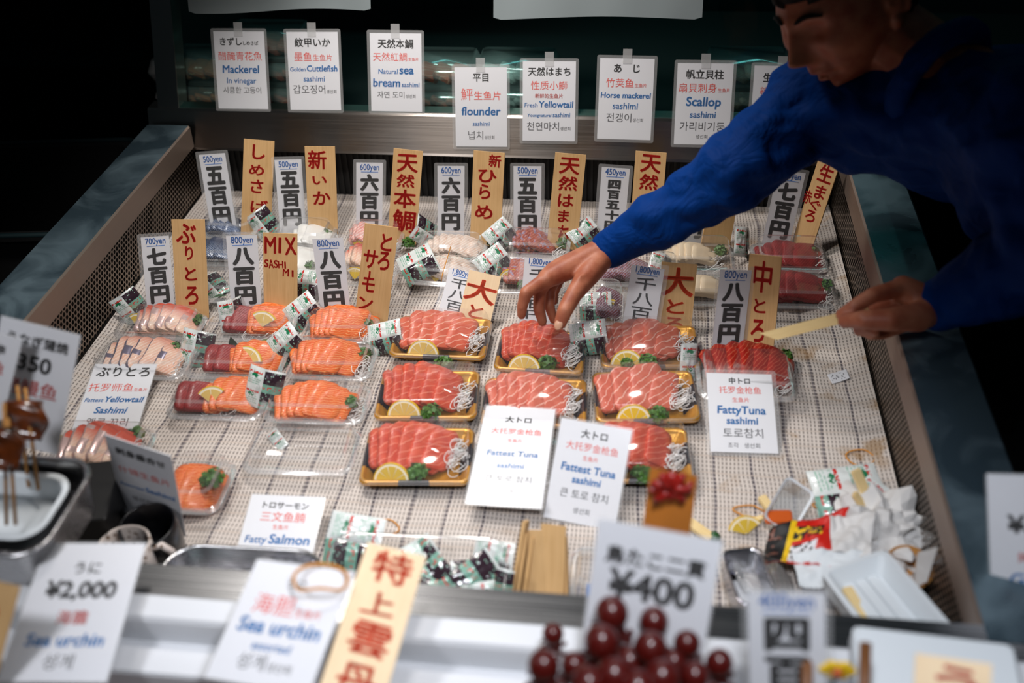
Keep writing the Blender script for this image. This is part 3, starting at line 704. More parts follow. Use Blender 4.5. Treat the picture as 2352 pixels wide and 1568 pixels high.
def gold_tray(label, c4, lid=True, zr=0.026):
    Mx, w_, d = trayframe(c4, zr); root = thing('gold_tray', label, 'tray', Mx); mb = MB(); a = 0.012
    spec = [(-0.040, 0.0), (-0.036, 0.0015), (-0.018, 0.020), (-0.014, 0.0215), (-0.012, zr-.001), (-0.008, zr), (-0.003, zr), (0.0, zr-0.002), (0.0, zr-0.006)]
    rings = [ringz(rrect(w_+s_, d+s_, max(0.004, a+s_*0.15), 4, 9), z) for s_, z in spec]
    V, F = loft(rings, cap0=True); mi = []
    for f in F:
        cx = sum(V[i][0] for i in f)/len(f); cy = sum(V[i][1] for i in f)/len(f)
        if len(f) > 4: mi.append(0); continue
        fr = abs(cy)/d > abs(cx)/w_
        mi.append(1 if ((fr and abs(cx) < w_*0.17) or (not fr and abs(cy) < d*0.17)) else 0)
    mb.add(V, F, mi, None, True); mb.build('base', [M['gold'], M['goldblk']], root)
    if lid:
        zl = 0.052; mb = MB(); rr = [ringz(rrect(w_+0.002, d+0.002, a+.002), zr-0.004), ringz(rrect(w_-0.004, d-0.004, a), zr+0.0015)]
        V, F = loft(rr); mb.add(V, F, 1, None, True)
        V, F = loft([rr[-1], ringz(rrect(w_-0.014, d-0.014, a), zl-0.003), ringz(rrect(w_-0.020, d-0.020, a-.003), zl)], cap1=True); mb.add(V, F, 0, None, True)
        mb.build('lid', [M['clear'], M['clear_edge']], root)
    return Mx, w_, d

# ---- slices
_sl = {}
def slice_mesh(kind, L, W_, Th, var, skin=None):
    k = (kind, round(L, 3), round(W_, 3), round(Th, 4), var, skin)
    if k in _sl: return _sl[k]
    rn = random.Random(str(k)); rings = []; off = rn.random()*20; sk = rn.uniform(.10, .34); cut = rn.uniform(.10, .3)
    us = [-1, -.975, -.90, -.72, -.5, -.25, 0, .25, .5, .72, .90, .975, 1]; cs = []
    for sx_, zz in ((1, -1), (1, 1), (-1, 1), (-1, -1)): pass
    sec = [(1, -.55), (1, .55), (.94, 1), (.5, 1), (0, 1), (-.5, 1), (-.94, 1), (-1, .55), (-1, -.55), (-.94, -1), (-.5, -1), (0, -1), (.5, -1), (.94, -1)]
    for u in us:
        e = max(0, (abs(u) - .72)/.28); g = 1 - .34*e**2.2 - cut*max(0, u - .3)**2; zt = 1 - .30*e**3; R = []
        for a, b in sec:
            x = a*W_/2*g; p = Vector((x*16, u*1.6, off)); z = b*Th/2*zt
            R.append((x + .0022*noise.noise(Vector((u*2.3, off, a*.5))), u*L/2 + sk*x + .0025*noise.noise(p*1.5 + Vector((3, 0, 0))),
                      z - .045*L*u*u + .0020*noise.noise(p*.8) - 1.6*x*x))
        rings.append(R)
    V, F = loft(rings, cap0=True, cap1=True); mi = []
    for f in F:
        cx = sum(V[i][0] for i in f)/len(f); mi.append(1 if (skin and len(f) == 4 and cx < -W_*0.36) else 0)
    mb = MB(); mb.add(V, F, mi, None, True)
    for q, f in enumerate(F):
        if len(f) > 4: mb.s[q] = False
    _sl[k] = mb.mesh('fish_slice', [M[kind]] + ([M[skin]] if skin else [])); return _sl[k]
def fan(Mx, kind, n, x0, x1, y, L, W_, Th, lean, label, group, z=0.020, mound=0.010, pitch=10, yaw0=8, yaw1=-8, skin=None, name='fish_slice', jit=1.0):
    rn = random.Random(label)
    for i in range(n):
        t = i/max(1, n-1); x = x0 + (x1-x0)*t
        me = slice_mesh(kind, L, W_, Th, i % 3, skin)
        s_ = 1 - 0.16*abs(2*t-1)**2
        mt = Mx @ T(x, y + rn.uniform(-.003, .003)*jit, z + mound*(1-(2*t-1)**2)) @ Rz(math.radians(yaw0 + (yaw1-yaw0)*t + rn.uniform(-4, 4)*jit)) @ Rx(math.radians(pitch + rn.uniform(-4, 4)*jit)) @ Ry(math.radians(lean + rn.uniform(-5, 5)*jit)) @ S(s_, s_, 1)
        o = put(name, me, None, mt); tag(o, label, 'fish slice', group)

# ---- lemon, parsley, daikon, leaf
def _sector(r0, r1, a0, a1, n, z0, z1, mb, mi):
    A = [a0 + (a1-a0)*i/n for i in range(n+1)]
    P = [(r1*math.cos(a), r1*math.sin(a)) for a in A] + ([(r0*math.cos(a), r0*math.sin(a)) for a in reversed(A)] if r0 > 1e-5 else [(0, 0)])
    V, F = loft([ring(P, z0), ring(P, z1)], cap0=True, cap1=True); mb.add(V, F, mi)
_lem = {}
def lemon(P, tilt, az, roll, r, label, ang=180, fleshm='lemon'):
    k = (round(r, 3), ang, fleshm)
    if k not in _lem:
        a0, a1 = PI/2 - math.radians(ang)/2, PI/2 + math.radians(ang)/2
        q = MB(); _sector(r*0.94, r, a0, a1, 20, -.0022, .0022, q, 0)
        p = MB(); _sector(0, r*0.94, a0, a1, 20, -.0020, .0019, p, 0)
        f = MB(); ns = max(2, round(ang/38)); da = (a1-a0)/ns
        for i in range(ns): _sector(r*0.08, r*0.82, a0 + i*da + 0.035, a0 + (i+1)*da - 0.035, 5, .0019, .0027, f, 0)
        _lem[k] = (q.mesh('rind', [M['rind']]), p.mesh('pith', [M['pith']]), f.mesh('flesh', [M[fleshm]]))
    Mx = T(*P) @ Rz(math.radians(az)) @ Rx(math.radians(tilt)) @ Rz(math.radians(roll))
    root = thing('lemon_slice', label, 'lemon', Mx)
    for nm, me in zip(('rind', 'pith', 'flesh'), _lem[k]): put(nm, me, root)
_par = {}
def parsley(P, r, label, var=0):
    k = var % 4
    if k not in _par:
        rn = random.Random(100 + k); mb = MB(); st = MB()
        for i in range(95):
            th, ph = rn.uniform(0, 2*PI), math.acos(rn.uniform(-0.5, 1)); rr = rn.uniform(0.55, 1)
            c = Vector((math.sin(ph)*math.cos(th), 0.85*math.sin(ph)*math.sin(th), 0.75*math.cos(ph)))*rr
            Mx = T(*c) @ Vector((c.x+rn.uniform(-.5, .5), c.y+rn.uniform(-.5, .5), c.z+0.3+rn.uniform(-.4, .4))).to_track_quat('Z', 'Y').to_matrix().to_4x4() @ Rz(rn.uniform(0, 6.3)) @ S(0.30, 0.30, 0.30)
            V = [(0, 0, 0)]; nn = 9
            for j in range(nn): a = 2*PI*j/nn; q = 1.0 if j % 2 else 0.62; V.append((q*math.cos(a), q*math.sin(a), rn.uniform(0.05, 0.45)))
            mb.add(V, [(0, 1+j, 1+(j+1) % nn) for j in range(nn)], 0, Mx, True)
        tube(st, [(0.1, -0.1, 0.1), (0.5, -0.5, -0.2), (0.9, -1.0, -0.35)], 0.09, 5)
        tube(st, [(0, 0, -0.3), (0, 0, 0.5)], 0.1, 5)
        _par[k] = (mb.mesh('leaves', [M['parsley']]), st.mesh('stem', [M['leaf']]))
    root = thing('parsley_sprig', label, 'parsley', T(*P) @ Rz(var*1.3) @ S(r, r, r))
    put('leaves', _par[k][0], root); put('stem', _par[k][1], root)
def daikon(Mx, x, y, rx, ry, label, n=26, z=0.012, hz=0.016, seed=1):
    rn = random.Random(seed); mb = MB()
    for i in range(n):
        cx, cy, cz = x + rn.uniform(-rx, rx)*0.7, y + rn.uniform(-ry, ry)*0.7, z + rn.uniform(0, hz)
        r, a0, sp = rn.uniform(.006, .014), rn.uniform(0, 6.3), rn.uniform(2.4, 5.0); tl = rn.uniform(-1, 1); pts = []
        for j in range(9):
            a = a0 + sp*j/8; pts.append((cx + r*math.cos(a), cy + r*math.sin(a)*0.8, max(0.004, cz + 0.006*math.sin(a*1.3 + tl) + tl*r*0.3*math.cos(a))))
        tube(mb, pts, 0.0007, 4)
    o = mb.build('shredded_daikon', M['daikon'], None, Mx); tag(o, label, 'daikon', None, 'stuff')
def leaf(P, h, w_, az, label, lean=15):
    mb = MB(); V = []; F = []; n = 7
    for i in range(n+1):
        t = i/n; q = w_/2*math.sin(PI*min(1, 0.18 + t*0.82))*(1 - 0.15*t)
        V += [(-q, -0.12*q, h*t), (0, 0.25*q, h*t + 0.001), (q, -0.12*q, h*t)]
    for i in range(n): 
        for j in range(2): a = i*3+j; F.append((a, a+1, a+4, a+3))
    mb.add(V, F, 0, None, True)
    o = mb.build('green_leaf', M['leaf'], None, T(*P) @ Rz(math.radians(az)) @ Rx(math.radians(lean))); tag(o, label, 'leaf')

# ---- condiment packets
_pk = None
def packet(P, tilt, az, rot, label, k=1.0, fold=22, half=None):
    global _pk
    if _pk is None:
        def sach(soy):
            mb = MB(); nx, ny = 20, 38; w_, h = 0.027, 0.054; V = []; F = []; mi = []
            for j in range(ny+1):
                for i in range(nx+1):
                    u, v = i/nx*2-1, j/ny*2-1
                    z = 0.0032*(1-u**4)*(1-v**4)*(1 + 0.5*noise.noise(Vector((u*2, v*3, 5 if soy else 1))))
                    zig = 0.0006*(1 if i % 2 else -1) if j in (0, ny) else 0
                    V.append((u*w_/2, v*h/2 + zig, z))
            rn = random.Random(3 + soy)
            for j in range(ny):
                for i in range(nx):
                    a = j*(nx+1)+i; F.append((a, a+1, a+nx+2, a+nx+1)); r = ny-1-j; e = i < 2 or i > nx-3 or r < 2 or r > ny-3
                    if not soy:
                        c = 0
                        if not e:
                            q = r % 18
                            if q in (4, 5) and rn.random() < .72: c = 3
                            elif 6 <= q <= 9 and 6 <= i <= 13 and (i - 9.5)**2/14 + (q - 7.5)**2/4.5 < 1.15 and rn.random() < .85: c = 2
                            elif 6 <= q <= 9: c = 1 if rn.random() < .30 else 0
                            elif q in (11, 13, 15): c = 1 if rn.random() < .75 else 0
                    else:
                        c = 4
                        if r < 2: c = 0
                        elif 14 <= r <= 21: c = 3 if (r in (16, 17, 18) and noise.noise(Vector((i*.9, r*.9, 7))) > .18) else 5
                        elif r >= 31: c = 3 if (r in (33, 34) and rn.random() < .5) else 5
                        elif rn.random() < .05: c = 1
                    mi.append(c)
            mb.add(V, F, mi, None, True)
            V2 = [(x, y, -0.0004 - z*0.8) for x, y, z in V]; mb.add(V2, [tuple(reversed(f)) for f in F], [4 if soy else 0]*len(F), None, True)
            return mb.mesh('sachet', [M[q] for q in ('sach_white', 'sach_pale', 'sach_green', 'sach_red', 'sach_dark', 'sach_mint')])
        _pk = (sach(False), sach(True))
    Mx = T(*P) @ Rz(math.radians(az)) @ Rx(math.radians(tilt)) @ Rz(math.radians(rot)) @ S(k, k, k)
    root = thing('condiment_packet', label, 'condiment packet', Mx)
    if half != 'soy': put('wasabi_sachet', _pk[0], root, T(-0.0135*math.cos(math.radians(fold)), 0, -0.0135*math.sin(math.radians(fold))) @ Ry(math.radians(-fold)))
    if half != 'wasabi': put('soy_sachet', _pk[1], root, T(0.0135*math.cos(math.radians(fold)), 0, -0.0135*math.sin(math.radians(fold))) @ Ry(math.radians(fold)))
    return root

# ------------------------------------------------------------------ gold trays of fatty tuna
GT = [  # label place, corners FL FR BR BL, flesh, n, lean, parsley px, lemon px
 ('in front of the pale wooden tag', [(887, 815), (1112, 827), (1134, 734), (924, 729)], 'otoro', 5, 30, (1020, 832), (972, 800), 'lemon'),
 ('under the reaching hand', [(1127, 846), (1356, 864), (1335, 764), (1160, 757)], 'otoro2', 7, 44, (1258, 830), (1204, 834), 'lemon'),
 ('behind the medium tuna tag, at the back right', [(1371, 843), (1609, 845), (1600, 749), (1384, 753)], 'otoro3', 6, 26, (1488, 826), (1440, 824), 'lemon2'),
 ('at the left of the middle row', [(857, 961), (1092, 964), (1106, 853), (880, 856)], 'otoro2', 6, 42, (990, 942), (929, 940), 'lemon'),
 ('in the middle, behind the clear lid with a card', [(1100, 978), (1345, 982), (1351, 873), (1119, 870)], 'otoro3', 6, 28, None, None, 'lemon'),
 ('left of the medium tuna card', [(1363, 968), (1607, 970), (1592, 850), (1364, 860)], 'otoro3', 4, 20, (1512, 948), (1456, 952), 'rind'),
 ('nearest the camera at the left of the cards', [(823, 1112), (1083, 1111), (1088, 986), (848, 985)], 'otoro2', 6, 36, (958, 1080), (900, 1088), 'lemon2'),
 ('half hidden by the tilted tuna card', [(1352, 1106), (1593, 1108), (1578, 984), (1362, 985)], 'otoro2', 5, 36, (1475, 1085), None, 'lemon')]
for gi, (pl_, c4, kd, n, lean, pp, lp, lm) in enumerate(GT):
    Mx, w_, d = gold_tray('gold tray of fatty tuna slices ' + pl_, c4, True)
    fan(Mx, kd, n, -w_*0.33, w_*0.20, d*0.125, d*0.72, 0.054, 0.0085, lean, 'fatty tuna slice, gold tray ' + pl_, 'tuna slices, tray ' + pl_, z=0.024, mound=0.008, pitch=14, yaw0=10, yaw1=-10)
    daikon(Mx, w_*0.36, d*0.02, w_*0.07, d*0.30, 'white daikon shreds in the gold tray ' + pl_, 30, seed=gi)
    if lp: lemon(onz(lp[0], lp[1] + 17, 0.019), 60, -4, 0, 0.0265, 'half lemon slice in the gold tray ' + pl_, 180, 'rind' if lm == 'rind' else lm)
    if pp: parsley(onz(pp[0], pp[1] + 4, 0.030), 0.0155, ('parsley on the front edge of the gold tray ' if gi == 0 else 'parsley sprig, gold tray ') + pl_, gi)
parsley(onz(1440, 834, 0.034), 0.011, 'small parsley sprig on the lemon, gold tray at the back right', 2)

# ------------------------------------------------------------------ clear trays
def ct(place, c4, fishes=(), **k):
    return clear_tray('clear lidded tray ' + place, c4, **k)
# squid, mackerel, bream, flounder, yellowtail, horse mackerel, scallop, tuna: back rows
def row(place, c4, kd, n, px0, px1, py, lean, L=0.055, W_=0.042, Th=0.007, skin=None, lem=None, par=None, nm='fish', z=0.018, mound=0.010, pitch=10, ang=90, zl=0.05, dk=None, seed=0, yaw=(8, -8)):
    Mx, w_, d = clear_tray('clear lidded tray of ' + nm + ' ' + place, c4, zl=zl); inv = Mx.inverted()
    a = inv @ onz(px0, py, 0.022); b = inv @ onz(px1, py, 0.022)
    fan(Mx, kd, n, a.x + 0.012, b.x - 0.012, (a.y + b.y)/2, L, W_, Th, lean, nm + ' slice, tray ' + place, nm + ' slices ' + place, z=z, mound=mound, pitch=pitch, skin=skin, yaw0=yaw[0], yaw1=yaw[1])
    if dk is not False:
        daikon(Mx, (w_*0.36 if dk is None else dk*w_), 0, w_*0.10, d*0.3, 'white daikon shreds under the ' + nm + ' ' + place, 18, z=0.006, hz=0.012, seed=seed)
    if lem: lemon(onz(lem[0], lem[1] + 12, 0.014), lem[2] if len(lem) > 2 else 58, lem[3] if len(lem) > 3 else -8, lem[4] if len(lem) > 4 else 0, 0.023, 'lemon wedge beside the ' + nm + ' ' + place, lem[5] if len(lem) > 5 else ang, 'lemon2')
    if par: parsley(onz(par[0], par[1], 0.022), 0.0125, 'parsley sprig beside the ' + nm + ' ' + place, seed)
    return Mx, w_, d
row('against the leftmost tag, farthest back', [(462, 548), (592, 552), (600, 498), (478, 492)], 'mackerel', 6, 472, 572, 524, 40, 0.05, nm='silver blue mackerel', seed=1, dk=False)
row('second from the back by the left wall', [(440, 611), (577, 615), (592, 553), (462, 549)], 'mackerel', 5, 452, 562, 578, 32, 0.055, nm='silver blue mackerel', seed=2, dk=False)
Mx, w_, d = clear_tray('clear tray with only a green leaf and packet behind the 700yen strip', [(415, 693), (562, 698), (577, 618), (440, 613)])
leaf(onz(505, 678, 0.008), 0.045, 0.03, 20, 'dark green leaf lying in the clear tray behind the 700yen strip', 60)
packet(onz(487, 655, 0.016), 25, 10, 40, 'packet in the clear tray behind the 700yen strip')
row('behind the MIX SASHIMI tag', [(625, 571), (767, 573), (770, 520), (634, 515)], 'squid', 4, 680, 762, 548, 25, 0.06, 0.05, nm='white squid', par=(748, 536), seed=3)
row('between the mix tag and the salmon signs', [(610, 652), (767, 655), (770, 576), (625, 572)], 'squid', 5, 640, 740, 604, 25, 0.065, 0.05, nm='white squid', par=(712, 612), seed=4)
row('behind the tall salmon tag', [(795, 573), (927, 576), (924, 525), (800, 522)], 'bream', 5, 806, 880, 545, 40, 0.05, nm='pink sea bream', par=(937, 556), lem=(822, 560), seed=5)
row('left of the tall salmon tag', [(788, 656), (917, 661), (922, 580), (795, 576)], 'buri_red', 6, 796, 880, 598, 44, 0.055, nm='pink sea bream', lem=(815, 630), seed=6)
row('behind the rubber banded tray', [(952, 599), (1118, 604), (1116, 553), (965, 548)], 'flounder', 7, 985, 1112, 570, 34, 0.052, nm='pale flounder', lem=(1030, 578), par=(1134, 560), seed=7)
row('held shut by an amber rubber band', [(934, 650), (1106, 666), (1120, 607), (952, 601)], 'flounder', 7, 975, 1090, 622, 34, 0.055, nm='pale flounder', lem=(1000, 636), seed=8)
row('before the 500yen strip, farthest back', [(1140, 594), (1312, 598), (1306, 545), (1150, 540)], 'hamachi', 7, 1180, 1275, 556, 42, 0.052, nm='speckled red yellowtail', lem=(1212, 566, 60, 0, -30), par=(1292, 556), seed=9)
row('left of the 1,800yen strip', [(1118, 674), (1302, 678), (1312, 602), (1140, 597)], 'hamachi', 4, 1160, 1250, 628, 20, 0.06, nm='red yellowtail', par=(1205, 655), lem=(1174, 634, 70, 10, 20, 80), seed=10)
row('under the cuff', [(1360, 657), (1562, 662), (1572, 599), (1375, 592)], 'aji', 7, 1380, 1500, 624, 36, 0.055, nm='purple horse mackerel', lem=(1395, 632, 60, -8, 0), par=(1445, 612), seed=11)
row('between the hand and the shaded strip', [(1303, 746), (1437, 750), (1443, 661), (1325, 657)], 'aji', 5, 1370, 1430, 700, 30, 0.055, nm='dark horse mackerel', lem=(1402, 706, 70, 0, 30, 100), seed=12)
row('under the sleeve', [(1500, 627), (1682, 630), (1692, 562), (1520, 556)], 'scallop', 6, 1535, 1640, 588, 24, 0.045, 0.045, 0.012, nm='scallop', lem=(1572, 584, 60, 0, -20), par=(1655, 575), seed=13, dk=.25)
row('behind the orange lettered tag', [(1500, 702), (1692, 704), (1692, 632), (1500, 629)], 'scallop', 6, 1555, 1660, 662, 24, 0.045, 0.045, 0.012, nm='scallop', seed=14, dk=False)
row('farthest back by the right wall', [(1722, 624), (1907, 628), (1892, 562), (1730, 558)], 'maguro', 6, 1745, 1885, 592, 22, 0.07, 0.052, 0.008, nm='dark red tuna', par=(1866, 578), lem=(1800, 602), seed=15, dk=.4)
row('second from the back by the right wall', [(1700, 706), (1930, 711), (1913, 633), (1715, 629)], 'maguro', 6, 1760, 1890, 662, 22, 0.07, 0.055, 0.008, nm='dark red tuna', par=(1900, 655), lem=(1802, 672), seed=16, dk=.42)
# yellowtail belly
row('below the 700yen strip', [(245, 777), (452, 782), (482, 723), (300, 716)], 'buri_red', 6, 320, 455, 740, 40, 0.06, 0.045, 0.010, skin='skin_pink', nm='yellowtail belly', par=(458, 735), lem=(316, 738), seed=17, dk=False)
row('below the perforated left wall', [(200, 869), (426, 874), (456, 784), (250, 779)], 'buri', 6, 255, 410, 822, 36, 0.075, 0.05, 0.010, skin='skin', nm='yellowtail belly', par=(400, 800), lem=(272, 818), seed=18)
row('in front of the Fattest Yellowtail card', [(98, 1077), (340, 1082), (352, 987), (150, 980)], 'buri_red', 5, 150, 300, 1030, 44, 0.075, 0.048, 0.010, skin='skin_pink', nm='yellowtail belly', par=(314, 994), lem=(152, 1022), seed=19)
# mixed tuna and salmon
def mixed(place, c4, tpx, spx, py, lem, par, seed, tuna=2, L=0.062):
    nm = 'tuna and salmon'; Mx, w_, d = clear_tray('clear lidded tray of tuna and salmon ' + place, c4); inv = Mx.inverted()
    a, b = inv @ onz(tpx[0], py, .022), inv @ onz(tpx[1], py, .022)
    fan(Mx, 'maguro', tuna, a.x + .016, b.x - .012, a.y, L*0.95, 0.045, 0.011, 34, 'red tuna slice, mixed tray ' + place, 'tuna slices in the mixed tray ' + place, pitch=22, mound=0, z=0.024, yaw0=4, yaw1=-4)
    a, b = inv @ onz(spx[0], py, .022), inv @ onz(spx[1], py, .022)
    fan(Mx, 'salmon', 5, a.x + .012, b.x - .012, a.y, L, 0.042, 0.008, 30, 'orange salmon slice, mixed tray ' + place, 'salmon slices in the mixed tray ' + place, pitch=16, z=0.02, mound=.008, yaw0=12, yaw1=-20)
    daikon(Mx, 0, d*.05, w_*.3, d*.28, 'white daikon shreds in the mixed tray ' + place, 24, z=.004, hz=.008, seed=seed)
    if lem: lemon(onz(lem[0], lem[1] + 10, 0.026), lem[2], lem[3], lem[4], 0.028, 'lemon wedge in the mixed tray ' + place, 95, 'lemon')
    if par: parsley(onz(par[0], par[1], 0.02), 0.0125, 'parsley sprig in the mixed tray ' + place, seed)
mixed('below the MIX SASHIMI tag', [(455, 782), (662, 785), (692, 723), (495, 719)], (522, 575), (575, 660), 738, (602, 742, 55, 0, -10), (666, 722), 21)
mixed('in the middle of three', [(423, 869), (647, 874), (667, 787), (455, 783)], (478, 542), (535, 640), 825, (563, 824, 45, 0, -35), (612, 792), 22)
mixed('nearest the camera', [(374, 962), (592, 968), (637, 876), (420, 870)], (413, 478), (478, 602), 912, (488, 918, 50, 0, 10), None, 23)
# salmon
for pl_, c4, px0, px1, py, lem, par, sd, pk in (
    ('below the tall salmon tag', [(690, 787), (867, 790), (867, 729), (707, 723)], 720, 848, 750, (741, 742, 60, 0, -40), (842, 742), 24, 8),
    ('in the middle of three', [(645, 869), (857, 877), (867, 793), (690, 788)], 676, 822, 828, (712, 838, 50, 0, -45), (836, 812), 25, 8),
    ('behind the empty tray', [(593, 970), (837, 977), (857, 887), (640, 878)], 640, 800, 930, (657, 918, 50, 0, 40), (806, 922), 26, 8)):
    row(pl_, c4, 'salmon', 7, px0, px1, py, 30, 0.068, 0.044, 0.008, nm='salmon', lem=lem + (95,), par=par, seed=sd, pitch=14, mound=.012, z=.02, yaw=(16, -22))
clear_tray('empty clear lidded tray in front of the salmon', [(548, 1087), (817, 1094), (824, 986), (593, 979)], zl=0.046)
packet(onz(648, 1000, 0.012), 15, 15, 30, 'small torn packet stuck out behind the empty tray', 0.7, half='wasabi')
# assorted and medium tuna
row('half hidden by the grey shaded card', [(372, 1178), (512, 1184), (542, 1062), (402, 1057)], 'salmon', 6, 395, 505, 1124, 28, 0.075, 0.045, 0.009, nm='salmon', lem=(408, 1130, 50, 10, -30, 100), seed=27, zl=.055, dk=False)
parsley(onz(488, 1098, .044), .0165, 'large parsley sprig on the salmon tray beside the shaded card', 3)
row('under the FattyTuna card', [(1598, 918), (1832, 923), (1818, 822), (1600, 817)], 'chutoro', 6, 1625, 1810, 850, 32, 0.085, 0.056, 0.010, nm='medium tuna', lem=(1672, 846, 60, 0, 12, 120), par=(1806, 818), seed=28, z=.024, mound=.012, dk=.4)
# loose lid under the first tuna card
Mx, w_, d = trayframe([(1082, 1124), (1338, 1122), (1342, 938), (1100, 934)], 0.03)
mb = MB(); V, F = loft([ring(rrect(w_, d, .02), 0.0), ring(rrect(w_-.008, d-.008, .018), 0.002), ring(rrect(w_-.02, d-.02, .016), .026), ring(rrect(w_-.03, d-.03, .014), .028)], cap1=True); mb.add(V, F, 0, None, True)
V, F = loft([ring(rrect(w_-.02, d-.02, .016), .0262), ring(rrect(w_-.03, d-.03, .014), .0282)]); mb.add(V, F, 1, None, True)
o = mb.build('clear_cover', [M['clear'], M['clear_edge']], None, Mx); tag(o, 'upturned clear plastic lid under the left Fattest Tuna card', 'lid')

# leaves standing in the trays
for px, py, h, w_, az, lb in ((398, 715, .03, .022, 20, 'green leaf behind the yellowtail slices below the 700yen strip'), (332, 772, .030, .012, -10, 'green leaf tip behind the second yellowtail tray'),
                          (541, 792, .036, .016, 10, 'green leaf spike in the middle mixed tray'), (788, 794, .026, .012, 15, 'green leaf spike in the middle salmon tray'),
                          (686, 888, .026, .014, -25, 'green leaf spike in the nearest salmon tray'), (274, 985, .026, .010, 15, 'green leaf spike in the yellowtail tray in front of its card'),
                          (1052, 588, .022, .010, -10, 'green leaf spike behind the rubber banded tray'), (417, 1080, .02, .012, 0, 'green leaf tip in the salmon tray by the shaded card')):
    leaf(onz(px, py + 12, 0.012), h, w_, az, lb)

# packets standing on and between the trays: px, py, height, tilt, azimuth, rotation
for px, py, z, tl, az, rt, lb, k in (
    (300, 706, .035, 70, 25, 25, 'packet leaning on the perforated wall by the yellowtail tray', 1.0),
    (603, 514, .04, 70, 10, 32, 'packet in front of the tag over the mackerel', 1.0),
    (540, 722, .035, 75, 62, -15, 'packet seen edge on before the 800yen strip', 1.0),
    (697, 718, .035, 62, 10, -55, 'packet left of the farthest salmon tray', 1.05),
    (655, 792, .04, 60, 5, -50, 'packet between the middle mixed tray and the middle salmon tray', 1.05),
    (601, 893, .045, 58, 0, -12, 'large packet between the nearest mixed and salmon trays', 1.15),
    (447, 800, .03, 55, 5, -12, 'packet lying upright inside the clear tray right of the yellowtail', 1.1),
    (884, 776, .035, 58, -5, -72, 'packet at the left corner of the gold tray before the pale tag', 1.05),
    (958, 602, .055, 38, -5, -55, 'packet resting flat on the flounder tray lid', 1.2),
    (980, 532, .035, 72, 55, 40, 'packet seen edge on behind the flounder slices', 1.0),
    (1152, 542, .04, 68, 25, -60, 'packet beside the flounder tag', 1.0),
    (1137, 606, .04, 62, 25, -65, 'packet right of the rubber banded tray', 1.1),
    (1346, 540, .035, 66, 20, -60, 'packet right of the five character tag', 1.0),
    (1352, 778, .04, 60, -5, -75, 'packet between the two back gold trays', 1.1),
    (1368, 702, .03, 48, 0, -85, 'packet in the dark horse mackerel tray', 1.0),
    (1600, 832, .03, 72, 55, -25, 'packet seen edge on left of the medium tuna', 1.1),
    (1714, 556, .035, 72, 60, -30, 'packet seen edge on left of the red tuna tray', 1.0),
    (700, 652, .035, 55, 0, -92, 'packet between the mix tag and the second 800yen strip', 1.05),
    (1520, 612, .03, 60, 40, -40, 'packet at the left end of the scallop tray', 0.9)):
    packet(onz(px, py, z), tl, az, rt, lb, k)

# ================================================================== CARDS LYING ON THE COUNTER
card('white card reading Fattest Yellowtail Sashimi lying on the mat at the left', [(222, 833), (358, 838), (312, 1003), (155, 1008)], onz(233, 1006, .006), 13,
     [(.17, [('ぶりとろ', 'k', .22)]), (.38, [('托罗师鱼', 'r', .20), ('生鱼片', 'r', .08)]), (.53, [('Fattest', 'b', .105), ('Yellowtail', 'B', .15)]), (.68, [('Sashimi', 'B', .14)]), (.84, [('옐로 꼬리', 'g', .17)])], margin=.002, shear=.2)
card('white card reading FattyTuna sashimi resting on the medium tuna tray', [(1622, 856), (1772, 859), (1788, 1042), (1632, 1036)], onz(1710, 1039, .006), 24,
     [(.13, [('中トロ', 'k', .115)]), (.255, [('托罗金枪鱼', 'r', .13)]), (.37, [('生鱼片', 'r', .09)]), (.52, [('FattyTuna', 'B', .15)]), (.65, [('sashimi', 'B', .135)]), (.81, [('토로참치', 'g', .17)]), (.94, [('조각   생선회', 'g', .09)])], margin=.006)
card('white card reading Fattest Tuna sashimi lying on the clear lid', [(1102, 930), (1275, 940), (1245, 1168), (1085, 1157)], onz(1165, 1162, .031), 2,
     [(.165, [('大トロ', 'k', .13)]), (.29, [('大托罗金枪鱼', 'r', .12)]), (.375, [('生鱼片', 'r', .07)]), (.52, [('Fattest Tuna', 'b', .115)]), (.64, [('sashimi', 'b', .105)]), (.77, [('큰 토로 참치', 'g', .125)]), (.88, [('생선회', 'g', .08)])], margin=.003)
card('tilted white card reading Fattest Tuna sashimi leaning on a gold tray', [(1300, 960), (1461, 991), (1402, 1216), (1238, 1186)], onz(1320, 1201, .004), 46,
     [(.15, [('大トロ', 'k', .13)]), (.28, [('大托罗金枪鱼', 'r', .125)]), (.375, [('生鱼片', 'r', .075)]), (.50, [('Fattest Tuna', 'B', .125)]), (.61, [('sashimi', 'B', .115)]), (.755, [('큰 토로 참치', 'g', .135)]), (.90, [('생선회', 'g', .09)])], margin=.003)
card('white card reading FattySalmon standing behind the steel tray of foil', [(580, 1135), (745, 1142), (712, 1300), (535, 1290)], onz(624, 1295, .004), 15,
     [(.19, [('トロサーモン', 'k', .11)]), (.38, [('三文鱼腩', 'r', .155)]), (.50, [('生鱼片', 'r', .075)]), (.71, [('Fatty', 'b', .12), ('Salmon', 'B', .155)])], margin=.002)
card('grey shaded card reading AssortedSashimi standing by the dark mug', [(241, 1002), (391, 1043), (428, 1236), (286, 1182)], onz(357, 1209, .02), 96,
     [(.17, [('刺身盛合せ', 'K', .155)]), (.385, [('什锦生鱼片', 'r', .165)]), (.555, [('Assorted', 'b', .085), ('Sashimi', 'B', .13)]), (.71, [('생선회 모듬', 'g', .12)])], margin=.001, thick=.001)
